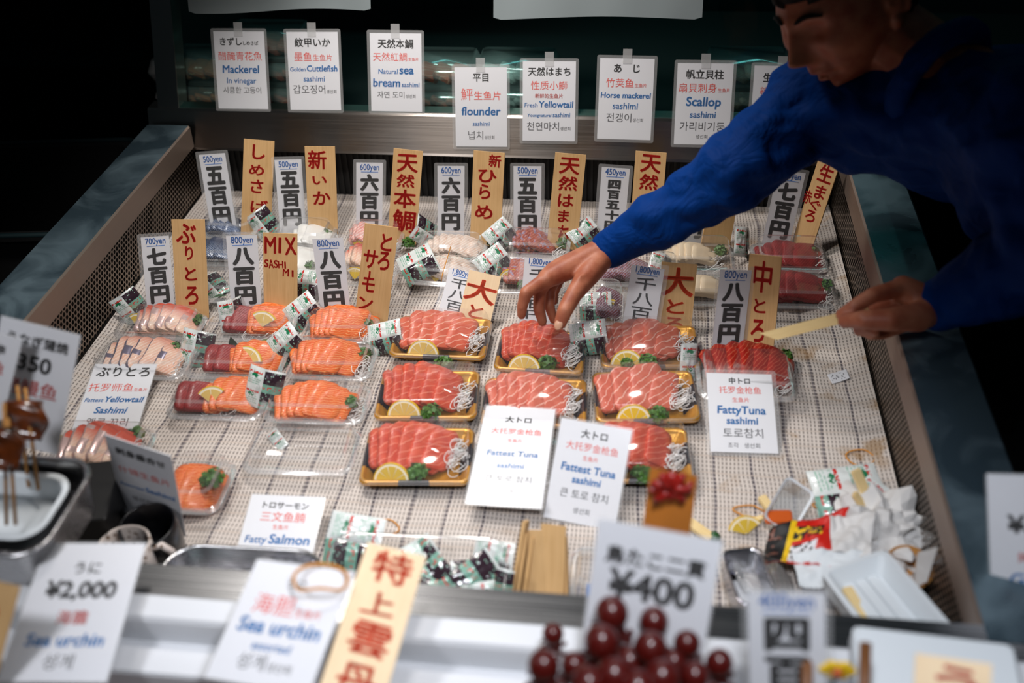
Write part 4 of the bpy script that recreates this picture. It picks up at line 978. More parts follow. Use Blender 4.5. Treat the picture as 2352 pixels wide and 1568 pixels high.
# foreground cards, nearer to the camera than the counter
def fcard(label, q, D, tilt, lines, **k):
    cx = sum(p[0] for p in q)/4; cy = sum(p[1] for p in q)/4
    return card(label, q, at(cx, cy, D), tilt, lines, **k)
fcard('blurred white eel card reading 350 at the left edge, behind the skewers', [(8, 730), (180, 766), (136, 1048), (-50, 1000)], 1.27, 70,
      [(.17, [('うなぎ蒲焼', 'K', .16)]), (.37, [('350', 'K', .30)]), (.56, [('烤鳗鱼', 'R', .24)]), (.76, [('Eel', 'B', .2)]), (.92, [('장어구이', 'g', .15)])], margin=.002)
fcard('blurred white card cut by the left frame edge above the eel skewers', [(-112, 742), (54, 778), (2, 965), (-152, 930)], 1.22, 70,
      [(.22, [('うなぎ串', 'K', .16)]), (.46, [('烤鳗鱼', 'R', .24)]), (.75, [('串', 'R', .24)])], margin=.002)
fcard('large blurred white sea urchin card reading 2,000 yen at the lower left', [(107, 1245), (335, 1250), (245, 1563), (-8, 1568)], 1.07, 11,
      [(.23, [('うに', 'k', .145)]), (.415, [('¥2,000', 'K', .245)]), (.60, [('海膽', 'R', .155)]), (.76, [('Sea urchin', 'B', .145)]), (.91, [('성게', 'g', .165)])], margin=.002)
fcard('blurred white sea urchin card with an amber rubber band on it', [(612, 1285), (832, 1317), (690, 1590), (448, 1552)], 1.03, 14,
      [(.20, [('うに', 'k', .1)]), (.43, [('海胆', 'r', .21), ('生鱼片', 'r', .09)]), (.60, [('Sea urchin', 'B', .16)]), (.73, [('assorted', 'b', .09)]), (.88, [('성게', 'g', .16), ('생선회', 'g', .09)])], margin=.002)
fcard('blurred white card reading 400 yen behind the candied octopus', [(1383, 1187), (1652, 1247), (1612, 1560), (1325, 1510)], 0.97, 68,
      [(.27, [('鳥たこ二貫', 'K', .165)]), (.51, [('¥400', 'K', .34)])], margin=.002)
fcard('blurred white card cut by the right frame edge', [(2268, 1085), (2500, 1098), (2510, 1490), (2280, 1475)], 1.08, 76,
      [(.33, [('¥500', 'K', .30)]), (.50, [('烤鱼片', 'R', .15)]), (.64, [('Grilled', 'B', .18)]), (.79, [('생선구이', 'g', .15)])], margin=.002)
_q = [(1722, 1357), (1892, 1362), (1900, 1740), (1722, 1735)]
strip('blurred white strip with a kanji four behind the octopus skewers', _q, at(1810, 1500, 0.92), 72, '400yen', [('四', .60, .20, .02), ('百', .60, .2, .03), ('円', .6, .2, .02)])
def ftag(label, q, D, tilt, ch, wm='wood_pale', ink='brush2'):
    cx = sum(p[0] for p in q)/4; cy = sum(p[1] for p in q)/4
    return wtag(label, q, at(cx, cy, D), tilt, ch, wm, ink)
ftag('blurred pale wooden tag reading four orange kanji at the bottom', [(845, 1245), (978, 1277), (868, 1660), (718, 1620)], 1.02, 18,
     [('特', .52, .125, .66, .2), ('上', .48, .355, .54, .14), ('雲', .52, .57, .66, .2), ('丹', .5, .82, .62, .2)])
ftag('blurred wooden tag with a red character lying at the lower right corner', [(2086, 1496), (2252, 1522), (2300, 1720), (2110, 1690)], 0.86, 40, [('う', .55, .30, .55, .42), ('に', .5, .75, .5, .3)], 'wood_pale', 'brush')
ftag('blurred wooden tag corner at the left frame edge, lower left', [(-82, 1330), (48, 1338), (-12, 1565), (-135, 1520)], 1.0, 55, [('い', .5, .3, .5, .2)], 'wood')
def loop(label, pts, r=0.0011, closed=True):
    mb = MB(); tube(mb, pts, r, 6, 0, None, closed); o = mb.build('rubber_band', M['rubber']); tag(o, label, 'rubber band'); return o
def ell(cx, cy, rx, ry, z, n=22, wob=0.15, ph=0.0, dz=0.0):
    return [onz(cx + rx*math.cos(2*PI*i/n)*(1 + wob*math.sin(4*PI*i/n + ph)), cy + ry*math.sin(2*PI*i/n), z + dz*math.sin(2*PI*i/n)**2) for i in range(n)]
loop('amber rubber band lying on the sea urchin card', [at(736 + 62*math.cos(a), 1327 + 32*math.sin(a) + (8*math.sin(3*a) if math.sin(a) > 0 else 0), 1.044 - 0.022*math.sin(a)) for a in [2*PI*i/26 for i in range(26)]], 0.0016)
loop('thin rubber band on the mat by the right wall', ell(1976, 1050, 32, 18, .004))
loop('thin rubber band on the mat behind the box of packets', ell(886, 1210, 30, 18, .004))
loop('twisted rubber band left of the small clear tray', ell(1722, 1174, 34, 14, .004, wob=.35))
loop('rubber band right of the small clear tray', ell(1893, 1162, 24, 9, .004, wob=.3))
loop('amber rubber band holding the flounder tray shut', [onz(1035, 566, .052), onz(1030, 585, .052), onz(1022, 610, .052), onz(1016, 630, .05), onz(1014, 650, .028), onz(1013, 654, .012)], 0.0008, False)

# ================================================================== THINGS ALONG THE FRONT EDGE
def pan(label, c4, z, depth, name, m_, r=0.022, rim=0.004, foot=0.012):
    """deep rounded metal or plastic tray whose rim is at height z above the bed"""
    Mx, w_, d = trayframe(c4, z); Mx[2][3] = BED + z - depth
    mb = MB(); t = 0.0012
    R = [(0, depth-.002, 0), (0, depth, 0), (-2*rim, depth, 0), (-2*rim - .002, depth-.003, 0), (-2*rim - foot, .006, 0), (-2*rim - 2*foot, .0012, 0)]
    V, F = loft([ring(rrect(w_+s_, d+s_, max(.005, r + s_*.3), 6), zz) for s_, zz, _ in R], cap1=False); F = [tuple(reversed(f)) for f in F]
    n = len(rrect(1, 1, .1, 6)); F.append(tuple(range(5*n, 6*n))); mb.add(V, F, 0, None, True)
    V, F = loft([ring(rrect(w_+s_, d+s_, max(.005, r + s_*.3), 6), zz) for s_, zz in ((0, depth-.002), (-2*rim+2*t, depth-.004), (-2*rim-foot+2*t, .004), (-2*rim-2*foot+2*t, 0))], cap1=True); mb.add(V, F, 0, None, True)
    o = mb.build(name, m_, None, Mx); tag(o, label, 'tray'); return Mx, w_, d
# eel tray on a dark box, white foam tray inside it, skewers standing in it
Mx, w_, d = pan('deep steel tray holding the white foam tray and eel skewers', [(-270, 1262), (118, 1282), (205, 1055), (-150, 1030)], .232, .06, 'steel_tray', M['steel_bright'], .035, .005)
pan('white foam tray inside the steel eel tray', [(-225, 1225), (98, 1240), (165, 1092), (-118, 1070)], .222, .032, 'foam_tray', M['foam'], .03, .006, .006)
def skewer(label, cx, cy, wpx, hpx, D, sticks, seed):
    root = thing('eel_skewer', label, 'skewer', Matrix.Translation(at(cx, cy, D)))
    inv = root.matrix_world.inverted(); rn = random.Random(seed); mb = MB(); V = []; F = []
    n, m_ = 12, 10
    for i in range(n + 1):
        u = i/n*2 - 1
        for j in range(m_):
            a = 2*PI*j/m_; fx = wpx/2*math.copysign(abs(math.cos(a))**.6, math.cos(a))*(1 - .12*u*u) ; fz = 0.010*math.sin(a)
            P = at(cx + fx + 6*math.sin(u*4 + seed), cy + u*hpx/2, D - fz - .008*math.cos(a*1.0 + u*3) + .004*noise.noise(Vector((u*3, a, seed)))); V.append(tuple(inv @ P))
    for i in range(n):
        for j in range(m_): F.append((i*m_+j, i*m_+(j+1) % m_, (i+1)*m_+(j+1) % m_, (i+1)*m_+j))
    F += [tuple(range(m_-1, -1, -1)), tuple(n*m_+j for j in range(m_))]; mb.add(V, F, 0, None, True); mb.build('eel_fillet', M['eel'], root)
    for x0, y0, x1, y1, d1 in sticks:
        sb = MB(); tube(sb, [inv @ at(x0, y0, D - .004), inv @ at((x0+x1)/2, (y0+y1)/2, (D+d1)/2), inv @ at(x1, y1, d1)], .0020, 6); sb.build('stick', M['bamboo'], root)
skewer('grilled eel skewer leaning against the 350 card', 58, 965, 100, 92, 1.19, [(40, 885, 66, 1118, 1.20), (58, 890, 88, 1125, 1.19)], 1)
skewer('grilled eel skewer nearest the left frame edge', 12, 1030, 84, 100, 1.12, [(10, 925, 15, 1205, 1.14), (18, 960, 36, 1205, 1.13)], 2)
# dark holder, mugs
mb = MB(); c_ = onz(226, 1262, 0); rbox(mb, .095, .11, 0, .105, .004); o = mb.build('black_holder', M['black'], None, T(c_.x, c_.y, c_.z + .003) @ Rz(.25)); tag(o, 'matt black box between the steel eel tray and the mugs', 'box')
def mug(label, px, py, z, r, h, m_out, az, lean=0):
    P = onz(px, py, z); root = thing('mug', label, 'mug', T(P.x, P.y, P.z - h) @ Rx(lean))
    mb = MB(); t = .0032
    lathe(mb, [(.001, .0005), (r*.80, .0005), (r*.86, .003), (r, h*.5), (r, h-.001), (r - t*.5, h), (r - t, h-.001), (r - t, h*.5), (r*.80, .006), (.001, .005)], 36); mb.build('cup', m_out, root)
    hb = MB(); tube(hb, [(r*.97, 0, h*.86), (r+.012, 0, h*.90), (r+.022, 0, h*.74), (r+.022, 0, h*.45), (r+.012, 0, h*.26), (r*.97, 0, h*.24)], .0046, 8, 0, Rz(math.radians(az))); hb.build('handle', m_out, root)
mug('speckled white mug with a handle behind the sea urchin card', 283, 1248, .085, .033, .082, M['ceramic'], 12)
mug('black mug in front of the shaded assorted sashimi card', 343, 1190, .085, .036, .082, M['blackceramic'], 150, .12)
# steel tray with crumpled foil
Mx, w_, d = pan('stainless tray holding crumpled foil at the front edge', [(335, 1385), (752, 1405), (722, 1264), (392, 1243)], .085, .07, 'steel_tray', M['steel_bright'], .04, .003)
def crumple(name, label, cat, Mx, rx, ry, rz, m_, seed, amp=.45, fr=2.6, sub=4):
    bm = bmesh.new(); bmesh.ops.create_icosphere(bm, subdivisions=sub, radius=1)
    for v in bm.verts:
        p = v.co.copy(); q = 1 + amp*(abs(noise.noise(p*fr + Vector((seed, 0, 0))))*1.6 - .5) + amp*.4*noise.noise(p*fr*2.7 + Vector((0, seed, 0)))
        v.co = Vector((p.x*rx*q, p.y*ry*q, max(p.z, -.35)*rz*q + .35*rz))
    me = bpy.data.meshes.new(name); bm.to_mesh(me); bm.free(); me.materials.append(m_)
    o = put(name, me, None, Mx); tag(o, label, cat); return o
crumple('crumpled_foil', 'ball of crumpled silver foil in the stainless tray', 'foil', Mx @ T(w_*.20, d*.12, .012), .045, .03, .030, M['foil'], 1, .6, 3.5)
crumple('crumpled_foil', 'flatter piece of crumpled foil at the left of the foil ball', 'foil', Mx @ T(-w_*.12, d*.02, .012), .055, .028, .016, M['foil'], 2, .6, 3.5)
# clear box of spare packets
c4 = [(735, 1372), (1178, 1392), (1152, 1238), (762, 1216)]
Mx, w_, d = trayframe(c4, .06); root = thing('packet_box', 'open clear plastic box full of spare condiment packets', 'box', Mx); mb = MB()
V, F = loft([ring(rrect(w_-.03, d-.03, .02), 0), ring(rrect(w_-.02, d-.02, .022), .003), ring(rrect(w_-.006, d-.006, .026), .054)], cap0=True); mb.add(V, F, 0, None, True)
V, F = loft([ring(rrect(w_-.006, d-.006, .026), .054), ring(rrect(w_, d, .028), .057), ring(rrect(w_, d, .028), .053)]); mb.add(V, F, 1, None, True); mb.build('container', [M['clear'], M['clear_edge']], root)
for i, (px, py, z, tl, az, rt, k, pl_) in enumerate(((810, 1245, .045, 40, -5, -92, 1.35, 'standing at the left corner'), (960, 1300, .035, 30, 20, -70, 1.2, 'lying left of the middle'), (1010, 1272, .045, 40, -10, -125, 1.2, 'on top near the back'),
        (1062, 1295, .05, 35, 15, -62, 1.35, 'on top in the middle with its dark side up'), (1000, 1330, .03, 25, 0, -100, 1.2, 'below the middle one'), (1095, 1335, .035, 30, 25, 80, 1.1, 'at the front right'), (1130, 1290, .035, 50, -20, -80, 1.0, 'in the right back corner'),
        (900, 1330, .03, 20, 30, 40, 1.1, 'behind the orange lettered tag'), (1135, 1345, .04, 60, -30, 10, .9, 'upright in the right front corner'))):
    packet(onz(px, py, z), tl, az, rt, 'spare packet in the clear box, ' + pl_, k, 10, 'soy' if i in (3, 4, 8, 2) else None)
# spare tags
for i, (bx, by, tx, ty, w_, tn, az, lb) in enumerate(((1178, 1372, 1208, 1196, .012, .010, 70, 'thin spare wooden tag standing leftmost in the bundle'), (1192, 1374, 1214, 1222, .016, .010, 72, 'second spare wooden tag from the left of the bundle'), (1206, 1376, 1226, 1232, .014, .010, 75, 'third spare wooden tag in the bundle'),
        (1238, 1378, 1246, 1218, .034, .004, 8, 'wide spare wooden tag facing forward in the bundle'), (1266, 1380, 1272, 1205, .032, .004, -14, 'spare wooden tag with a stained top in the bundle'), (1292, 1380, 1288, 1230, .020, .006, -40, 'rightmost spare wooden tag of the bundle'))):
    a = onz(bx, by, .004); b = onplane(tx, ty, a + Vector((0, .03, 0)), Vector((0, -.97, .24))); y = (b - a); h = y.length; y.normalize(); x = Vector((math.cos(math.radians(az)), math.sin(math.radians(az)), 0)); x = (x - y*x.dot(y)).normalized()
    mb = MB(); box(mb, 0, h/2, 0, w_, h, tn*.5); o = mb.build('wooden_tag', M['wood'], None, frame(a, x, y, x.cross(y))); tag(o, lb, 'wooden tag')
Mx, w_, d = clear_tray('clear oval lidded tray with a blue strip right of the spare tags', [(1300, 1395), (1452, 1400), (1432, 1262), (1318, 1256)], zr=.05, zl=.075)
mb = MB(); box(mb, 0, 0, 0, .010, d*.5, .004); box(mb, .016, d*.25, 0, .03, .010, .004); o = mb.build('blue_clip', mat('blue_plastic', (52, 120, 200), .35), None, Mx @ T(-.01, -.005, .012)); tag(o, 'bright blue plastic strip inside the clear oval tray', 'clip')

# ------------------------------------------------------------------ litter at the lower right
def stick(label, x0, y0, z0, x1, y1, z1, w_, tk, m_=None, name='chopstick'):
    a, b = onz(x0, y0, z0), onz(x1, y1, z1); y = b - a; h = y.length; y.normalize(); x = y.cross(Vector((0, 0, 1))).normalized()
    mb = MB(); V, F = loft([[(s_*w_*q/2, l_, t_*tk*q/2) for s_, t_ in ((-1, -1), (1, -1), (1, 1), (-1, 1))] for l_, q in ((0, .8), (.002, 1), (h-.002, 1), (h, .8))], cap0=True, cap1=True); mb.add(V, F)
    o = mb.build(name, m_ or M['wood_stick'], None, frame(a, x, y, x.cross(y))); tag(o, label, 'chopstick'); return o
stick('pale chopstick end standing tallest from the crumpled tissue', 2010, 1180, .03, 1964, 1078, .075, .013, .006)
stick('short chopstick end beside the tallest one in the tissue', 2002, 1190, .04, 1962, 1132, .07, .009, .006)
stick('chopstick stub sticking out behind the small clear tray', 1768, 1168, .02, 1748, 1140, .025, .012, .006)
stick('chopstick half lying with a green dab at its end', 1578, 1196, .01, 1634, 1236, .012, .014, .006)
stick('chopstick lying in the large white foam tray', 1988, 1424, .075, 1944, 1350, .075, .012, .006)
stick('thin splinter of wood below the small clear tray', 1684, 1208, .006, 1752, 1188, .01, .007, .004)
mb = MB(); ball(mb, (0, 0, 0), .008, 8, 0, (1, 1, .8)); o = mb.build('wasabi_dab', M['leaf'], None, Matrix.Translation(onz(1641, 1232, .010))); tag(o, 'round green dab at the end of a chopstick half', 'wasabi')
def tilted(c4, zs):
    """frame through four pixel corners FL FR BR BL at their own heights"""
    fl, fr, br, bl = [onz(p[0], p[1], z) for p, z in zip(c4, zs)]
    x = (fr - fl) + (br - bl); w_ = x.length/2; x.normalize(); y = (bl - fl) + (br - fr); y -= x*y.dot(x); d = y.length/2; y.normalize()
    return frame((fl+fr+br+bl)/4, x, y, x.cross(y)), w_, d
Mx, w_, d = tilted([(1748, 1186), (1813, 1212), (1871, 1146), (1822, 1096)], (.045, .03, .05, .065))
root = thing('small_clear_tray', 'small open clear tray with an orange sauce sachet in it', 'tray', Mx); mb = MB()
V, F = loft([ring(rrect(w_-.012, d-.012, .004), -.028), ring(rrect(w_, d, .006), -.002)], cap0=True); mb.add(V, F, 0); V, F = loft([ring(rrect(w_, d, .006), -.002), ring(rrect(w_+.006, d+.006, .008), 0), ring(rrect(w_+.006, d+.006, .008), -.003)]); mb.add(V, F, 1); mb.build('container', [M['frosted'], M['foam']], root)
mb = MB(); rbox(mb, .036, .019, 0, .007, .004, .002); o = mb.build('sauce_sachet', M['sauce'], None, Matrix.Translation(onz(1787, 1190, .034)) @ Rz(.1) @ Rx(.35)); tag(o, 'orange sauce sachet in the small clear tray', 'sachet')
lemon(onz(1714, 1226, .008), 50, 10, 10, .024, 'discarded lemon wedge among the litter left of the red wrapper', 130, 'lemon2')
# wrapper
def crsheet(name, label, cat, c4, zs, mats, fn, nx=26, ny=20, amp=.010, fr=9, seed=0, th=.0012):
    A = [onz(p[0], p[1], z) for p, z in zip(c4, zs)]; V = []; F = []; mi = []
    for lay in (0, 1):
        for j in range(ny+1):
            for i in range(nx+1):
                u, v = i/nx, j/ny; P = (A[0]*(1-u) + A[1]*u)*(1-v) + (A[3]*(1-u) + A[2]*u)*v
                P = P + Vector((0, 0, amp*(noise.noise(P*fr*4 + Vector((seed, 0, 0))) + .6*abs(noise.noise(P*fr*9 + Vector((0, seed, 0))))) - lay*th)); V.append(tuple(P))
    N = (nx+1)*(ny+1)
    for j in range(ny):
        for i in range(nx):
            a = j*(nx+1)+i; F.append((a, a+1, a+nx+2, a+nx+1)); mi.append(fn((i+.5)/nx, (j+.5)/ny)); F.append((N+a, N+a+nx+1, N+a+nx+2, N+a+1)); mi.append(fn((i+.5)/nx, (j+.5)/ny))
    E_ = [j*(nx+1) for j in range(ny+1)] + [ny*(nx+1)+i for i in range(1, nx+1)] + [j*(nx+1)+nx for j in range(ny-1, -1, -1)] + [i for i in range(nx-1, 0, -1)]
    for k in range(len(E_)): a, b = E_[k], E_[(k+1) % len(E_)]; F.append((a, b, N+b, N+a)); mi.append(0)
    o0 = sum((Vector(v) for v in V), Vector())/len(V); mb = MB(); mb.add([tuple(Vector(v) - o0) for v in V], F, mi, None, True)
    o = mb.build(name, mats, None, Matrix.Translation(o0)); tag(o, label, cat); return o
def wf(u, v):
    d = noise.noise(Vector((u*9, v*9, 3)))
    if u < .28: return 1 if d < .35 else 4
    if u < .34: return 3
    if .36 < u < .68 and .06 < v < .46: return 1 if noise.noise(Vector((u*17, v*13, 9))) > .12 else 2
    if .3 < u < .72 and .55 < v < .85: return (4, 3, 1, 0)[int((d*1.8 + 1.2)*1.6) % 4]
    return 0
crsheet('food_wrapper', 'glossy red and black food wrapper lying among the litter', 'wrapper', [(1748, 1300), (1912, 1300), (1950, 1168), (1768, 1215)], (.03, .05, .05, .03), [M['red'], M['black'], M['paper'], M['rind'], mat('brown_print', (120, 78, 66), .4)], wf, seed=3)
packet(onz(1950, 1130, .03), 20, -10, -70, 'large green and black packet standing out by the right wall', 1.7, 15)
packet(onz(2010, 1165, .03), 30, 20, -60, 'green and black packet half under the crumpled tissue', 1.3, 15)
crumple('crumpled_tissue', 'large crumpled white tissue heap by the right wall', 'tissue', Matrix.Translation(onz(2005, 1245, .004)) @ Rz(-.5), .066, .060, .048, M['tissue'], 5, .5, 2.2)
crsheet('tissue_sheet', 'flat white tissue spread left of the crumpled heap', 'tissue', [(1910, 1272), (2000, 1280), (2010, 1175), (1905, 1185)], (.05, .06, .07, .06), [M['tissue']], lambda u, v: 0, seed=8, amp=.012)
crsheet('plastic_sheet', 'whitish plastic sheet under the upper end of the large foam tray', 'sheet', [(1836, 1345), (1990, 1350), (1985, 1262), (1818, 1268)], (.04, .05, .06, .045), [M['foam']], lambda u, v: 0, seed=9, amp=.008)
crsheet('paper_liner', 'upright folded white paper against the right perforated wall', 'paper', [(2098, 1352), (2128, 1340), (2152, 1262), (2108, 1268)], (.03, .05, .10, .07), [M['tissue']], lambda u, v: 0, seed=11, amp=.006)
P = onz(2080, 1300, .03); mb = MB(); lathe(mb, [(.001, .001), (.022, .001), (.028, .04), (.029, .041), (.027, .04), (.021, .004), (.001, .003)], 24); o = mb.build('paper_cup', M['bamboo'], None, T(P.x, P.y, BED + .004) @ Rx(.3)); tag(o, 'small brown paper cup behind the large foam tray', 'cup')
# foil tray, grey lid, big foam tray
Mx, w_, d = pan('aluminium tray with a white label between the 400 yen card and the wrapper', [(1700, 1392), (1800, 1378), (1738, 1256), (1652, 1262)], .07, .045, 'foil_tray', M['foil'], .012, .003, .004)
mb = MB(); rbox(mb, w_*.55, d*.72, 0, .002, .004, .0005); o = mb.build('label_sheet', M['paper'], None, Mx @ T(-.004, -.004, .004)); tag(o, 'white label lying in the aluminium tray', 'label')
P = onz(1752, 1330, .03); mb = MB(); lathe(mb, [(.001, .004), (.036, .004), (.043, 0), (.045, .002), (.044, .0045), (.037, .006), (.001, .006)], 36); o = mb.build('round_lid', M['clear_edge'], None, T(P.x, P.y, P.z) @ Ry(.5)); tag(o, 'round clear lid leaning behind the aluminium tray', 'lid')
Mx, w_, d = tilted([(1992, 1455), (2206, 1455), (2024, 1246), (1890, 1322)], (.10, .10, .085, .085))
a = onz(1890, 1322, .085); b = onz(2024, 1248, .095); c_ = onz(2206, 1458, .12); dd = onz(2040, 1520, .11)
x = (dd - a) + (c_ - b); w_ = x.length/2; x.normalize(); y = (b - a) + (c_ - dd); y -= x*y.dot(x); d = y.length/2; y.normalize(); Mx = frame((a+b+c_+dd)/4, x, y, x.cross(y))
root = thing('foam_tray', 'large white ribbed foam tray tilted at the right front', 'tray', Mx); mb = MB()
V, F = loft([ring(rrect(w_*1.0-.004, d-.004, .008), -.028), ring(rrect(w_, d, .010), -.003), ring(rrect(w_, d, .010), 0), ring(rrect(w_-.012, d-.012, .008), 0), ring(rrect(w_-.034, d-.034, .006), -.022)], cap0=True, cap1=True); mb.add(V, F); mb.build('body', M['foam'], root)
for q in (-.26, 0, .26): mb = MB(); rbox(mb, w_*.80, .012, -.023, -.018, .003, .001); mb.build('rib', M['foam'], root, T(0, q*(d-.03), 0))
crsheet('paper_scrap', 'small scribbled white paper scrap on the mat by the right wall', 'paper', [(1912, 880), (1952, 868), (1944, 847), (1900, 858)], (.004, .006, .008, .010), [M['paper'], M['ink_soft']], lambda u, v: 1 if noise.noise(Vector((u*11, v*8, 2))) > .28 and .1 < u < .8 and .15 < v < .85 else 0, 24, 18, .003, 5, 1, .0005)
# white box at the lower right
Mx, w_, d = tilted([(1960, 1700), (2420, 1760), (2300, 1475), (1972, 1432)], (.20, .20, .21, .21))
mb = MB(); rbox(mb, w_, d, -.024, 0, .008, .003); o = mb.build('foam_box', M['foam'], None, Mx); tag(o, 'large white foam box at the lower right corner', 'box')
# octopus skewers
def tako(label, px, py, r, D, seed, flip=False):
    rn = random.Random(seed); P = at(px, py, D); root = thing('octopus_skewer', label, 'skewer', T(*P)); rr = r*1.14/2400*D
    mb = MB(); ball(mb, (0, 0, 0), rr, 12, 0, (1, 1, 1.12)); ball(mb, (rr*.15, -rr*.1, -rr*1.25), rr*.72, 10)
    mb.build('head', M['tako'], root)
    tb = MB()
    for k in range(8):
        a = k*PI/4 + rn.uniform(-.2, .2); pts = []; tp = []
        for j in range(7):
            t = j/6; q = rr*(.35 + .95*math.sin(t*2.2)); pts.append((q*math.cos(a + t*.5), q*math.sin(a + t*.5), -rr*1.55 - rr*1.1*t + rr*.8*t*t)); tp.append(1 - .75*t)
        tube(tb, pts, rr*.26, 6, 0, None, False, tp)
    tb.build('tentacles', M['tako'], root)
    sb = MB(); tube(sb, [(0, 0, -rr*.5), (rn.uniform(-.004, .004), rn.uniform(-.004, .004), -max(.06, P.z - BED - .036))], .0018, 6); sb.build('stick', M['bamboo'], root)
for i, (px, py, r, D, lb) in enumerate(((1270, 1456, 22, 1.0, 'small candied octopus on a stick, leftmost and set apart'), (1405, 1408, 34, .96, 'candied octopus with the tallest head before the 400 yen card'), (1502, 1428, 30, .97, 'candied octopus below the last zeros of the 400 yen card'),
        (1382, 1474, 36, .93, 'candied octopus right below the tallest head'), (1494, 1488, 34, .93, 'candied octopus with a bright highlight in the middle'), (1578, 1478, 27, .95, 'candied octopus at the right edge of the 400 yen card'),
        (1652, 1522, 28, .93, 'candied octopus farthest right, beside the kanji strip'), (1248, 1528, 32, .92, 'candied octopus at the lower left of the pile'), (1318, 1528, 27, .94, 'candied octopus between the lower left one and the middle'),
        (1410, 1552, 38, .90, 'candied octopus at the bottom middle of the frame'), (1520, 1556, 38, .90, 'candied octopus at the bottom right of the middle one'), (1596, 1552, 30, .91, 'candied octopus low down left of the kanji strip'),
        (1446, 1520, 32, .945, 'candied octopus tucked between the two middle ones'), (1352, 1570, 36, .90, 'candied octopus at the very bottom, left of the middle'), (1548, 1520, 26, .95, 'candied octopus tucked behind the bottom right ones'), (1464, 1580, 38, .89, 'candied octopus cut by the bottom edge of the frame'))):
    tako(lb, px, py, r, D, i)
# amber tag with a red glazed octopus shape
q = [(1492, 1075), (1602, 1098), (1578, 1260), (1474, 1240)]
t0 = wtag('blurred amber varnished wooden tag behind the red octopus figure', q, at(1540, 1160, 1.10), 66, [], 'amber', 'brush', .006)
root = thing('red_octopus', 'blurred red glazed octopus in front of the amber tag', 'octopus', Matrix.Translation(at(1542, 1110, 1.075)))
mb = MB(); ball(mb, (0, 0, .006), .0085, 12, 0, (1.1, .8, 1.2)); ball(mb, (0, -.002, -.010), .0075, 10, 0, (1, .8, 1.7)); mb.build('head', M['red_glaze'], root)
mb = MB()
for k in range(9):
    a = -PI*.25 + k*PI*1.5/8; sd = random.Random(k); pts = [(.0095*math.cos(a)*q_, -.003 + .003*math.sin(k*2.1), -.004 + .0098*math.sin(a)*q_ + .002*q_*q_*sd.uniform(-.6, .6)) for q_ in (.3, .9, 1.5, 2.0, 2.3)]; tube(mb, pts, .0058, 6, 0, None, False, [.8, 1, .95, .75, .45])
mb.build('tentacles', M['red_glaze'], root)
# small things between octopus and foam box
for i, (x, lb) in enumerate(((1855, 'brown skewer handle left of the yellow flower'), (1988, 'brown skewer handle right of the yellow flower'))):
    a, b = at(x, 1476, .93), at(x - 4, 1660, .90); mb = MB(); tube(mb, [a, b], .0055, 8); o = mb.build('skewer_handle', mat('brown_wood', (122, 78, 44), .5)); tag(o, lb, 'skewer')
root = thing('plastic_flower', 'small yellow plastic flower at the bottom of the frame', 'flower', Matrix.Translation(at(1922, 1534, .92)))
for k in range(6): mb = MB(); ball(mb, (.010*math.cos(k*PI/3), -.002, .007*math.sin(k*PI/3)), .007, 6, 0, (1, .5, .8)); mb.build('petal', M['rind'], root)
mb = MB(); ball(mb, (0, -.004, 0), .005, 6); mb.build('flower_center', M['sauce'], root)
mb = MB(); tube(mb, [(0, 0, 0), (0, .004, -.06)], .002, 6); mb.build('stem', M['leaf'], root)

# ================================================================== THE PERSON
WR, ER, SR = at(1396, 574, 1.66), at(1690, 398, 1.54), at(1862, 240, 1.56)
WL, EL, SL = at(2150, 704, 1.40), at(2440, 575, 1.26), Vector((0.47, 1.22, BED + 0.47))
NECK = Vector((0.40, 1.36, BED + 0.47)); CHEST = Vector((0.56, 1.37, BED + 0.38)); WAIST = Vector((0.78, 1.40, BED + 0.26)); HIP = Vector((0.95, 1.43, BED + 0.14))
person = thing('person', 'person in blue jacket leaning over the counter, one hand reaching, one holding a stick', 'person', T(0.95, 1.43, 0))
PI_ = person.matrix_world.inverted()

# head -------------------------------------------------------------------
hf = (-RT*0.72 - UP*0.60 - FW*0.25).normalized(); hu = (-RT*0.36 + UP*0.78 - FW*0.42); hu = (hu - hf*hu.dot(hf)).normalized(); hl = hu.cross(hf)   # hl = the person's left
hl = -hf.cross(hu)
HC = at(1937, 2, 1.43)
HM = frame(HC, hl, hf, hu)          # local x = person's left, y = forward, z = up
FE = [  # x, z, sx, sz, amount (forward)
 (0, .02, .13, .22, .010), (0, -.14, .12, .15, .012), (0, -.25, .16, .10, .022), (.13, -.29, .07, .06, .009), (-.13, -.29, .07, .06, .009),
 (.36, .06, .17, .10, -.015), (-.36, .06, .17, .10, -.015), (.36, .045, .11, .05, .007), (-.36, .045, .11, .05, .007), (.36, .012, .13, .016, -.003), (-.36, .012, .13, .016, -.003),
 (.33, .20, .24, .06, .006), (-.33, .20, .24, .06, .006), (.55, -.17, .17, .14, .006), (-.55, -.17, .17, .14, .006),
 (0, -.50, .26, .055, .013), (0, -.63, .20, .05, .013), (0, -.565, .28, .024, -.012), (.3, -.56, .06, .05, -.003), (-.3, -.56, .06, .05, -.003),
 (0, -.88, .22, .13, .014), (.34, -.42, .06, .20, -.004), (-.34, -.42, .06, .20, -.004), (0, -.74, .2, .05, -.004)]
def headpt(d, grow=0.0):
    x, y, z = d; a, b, c = .076 + grow, .097 + grow, .116 + grow
    jw = 1 - .30*max(0, -z - .15)**1.2 if z < -.15 else 1
    px, py, pz = a*x*jw, b*y*(1 - (.10*max(0, -z) if y > 0 else .38*max(0, -z - .1))), c*z
    if y > -.1:
        k = min(1, (y + .1)*2.2)
        for fx, fz, sx, sz, am in FE: py += k*am*math.exp(-((x - fx)/sx)**2 - ((z - fz)/sz)**2)
    return Vector((px, py, pz))
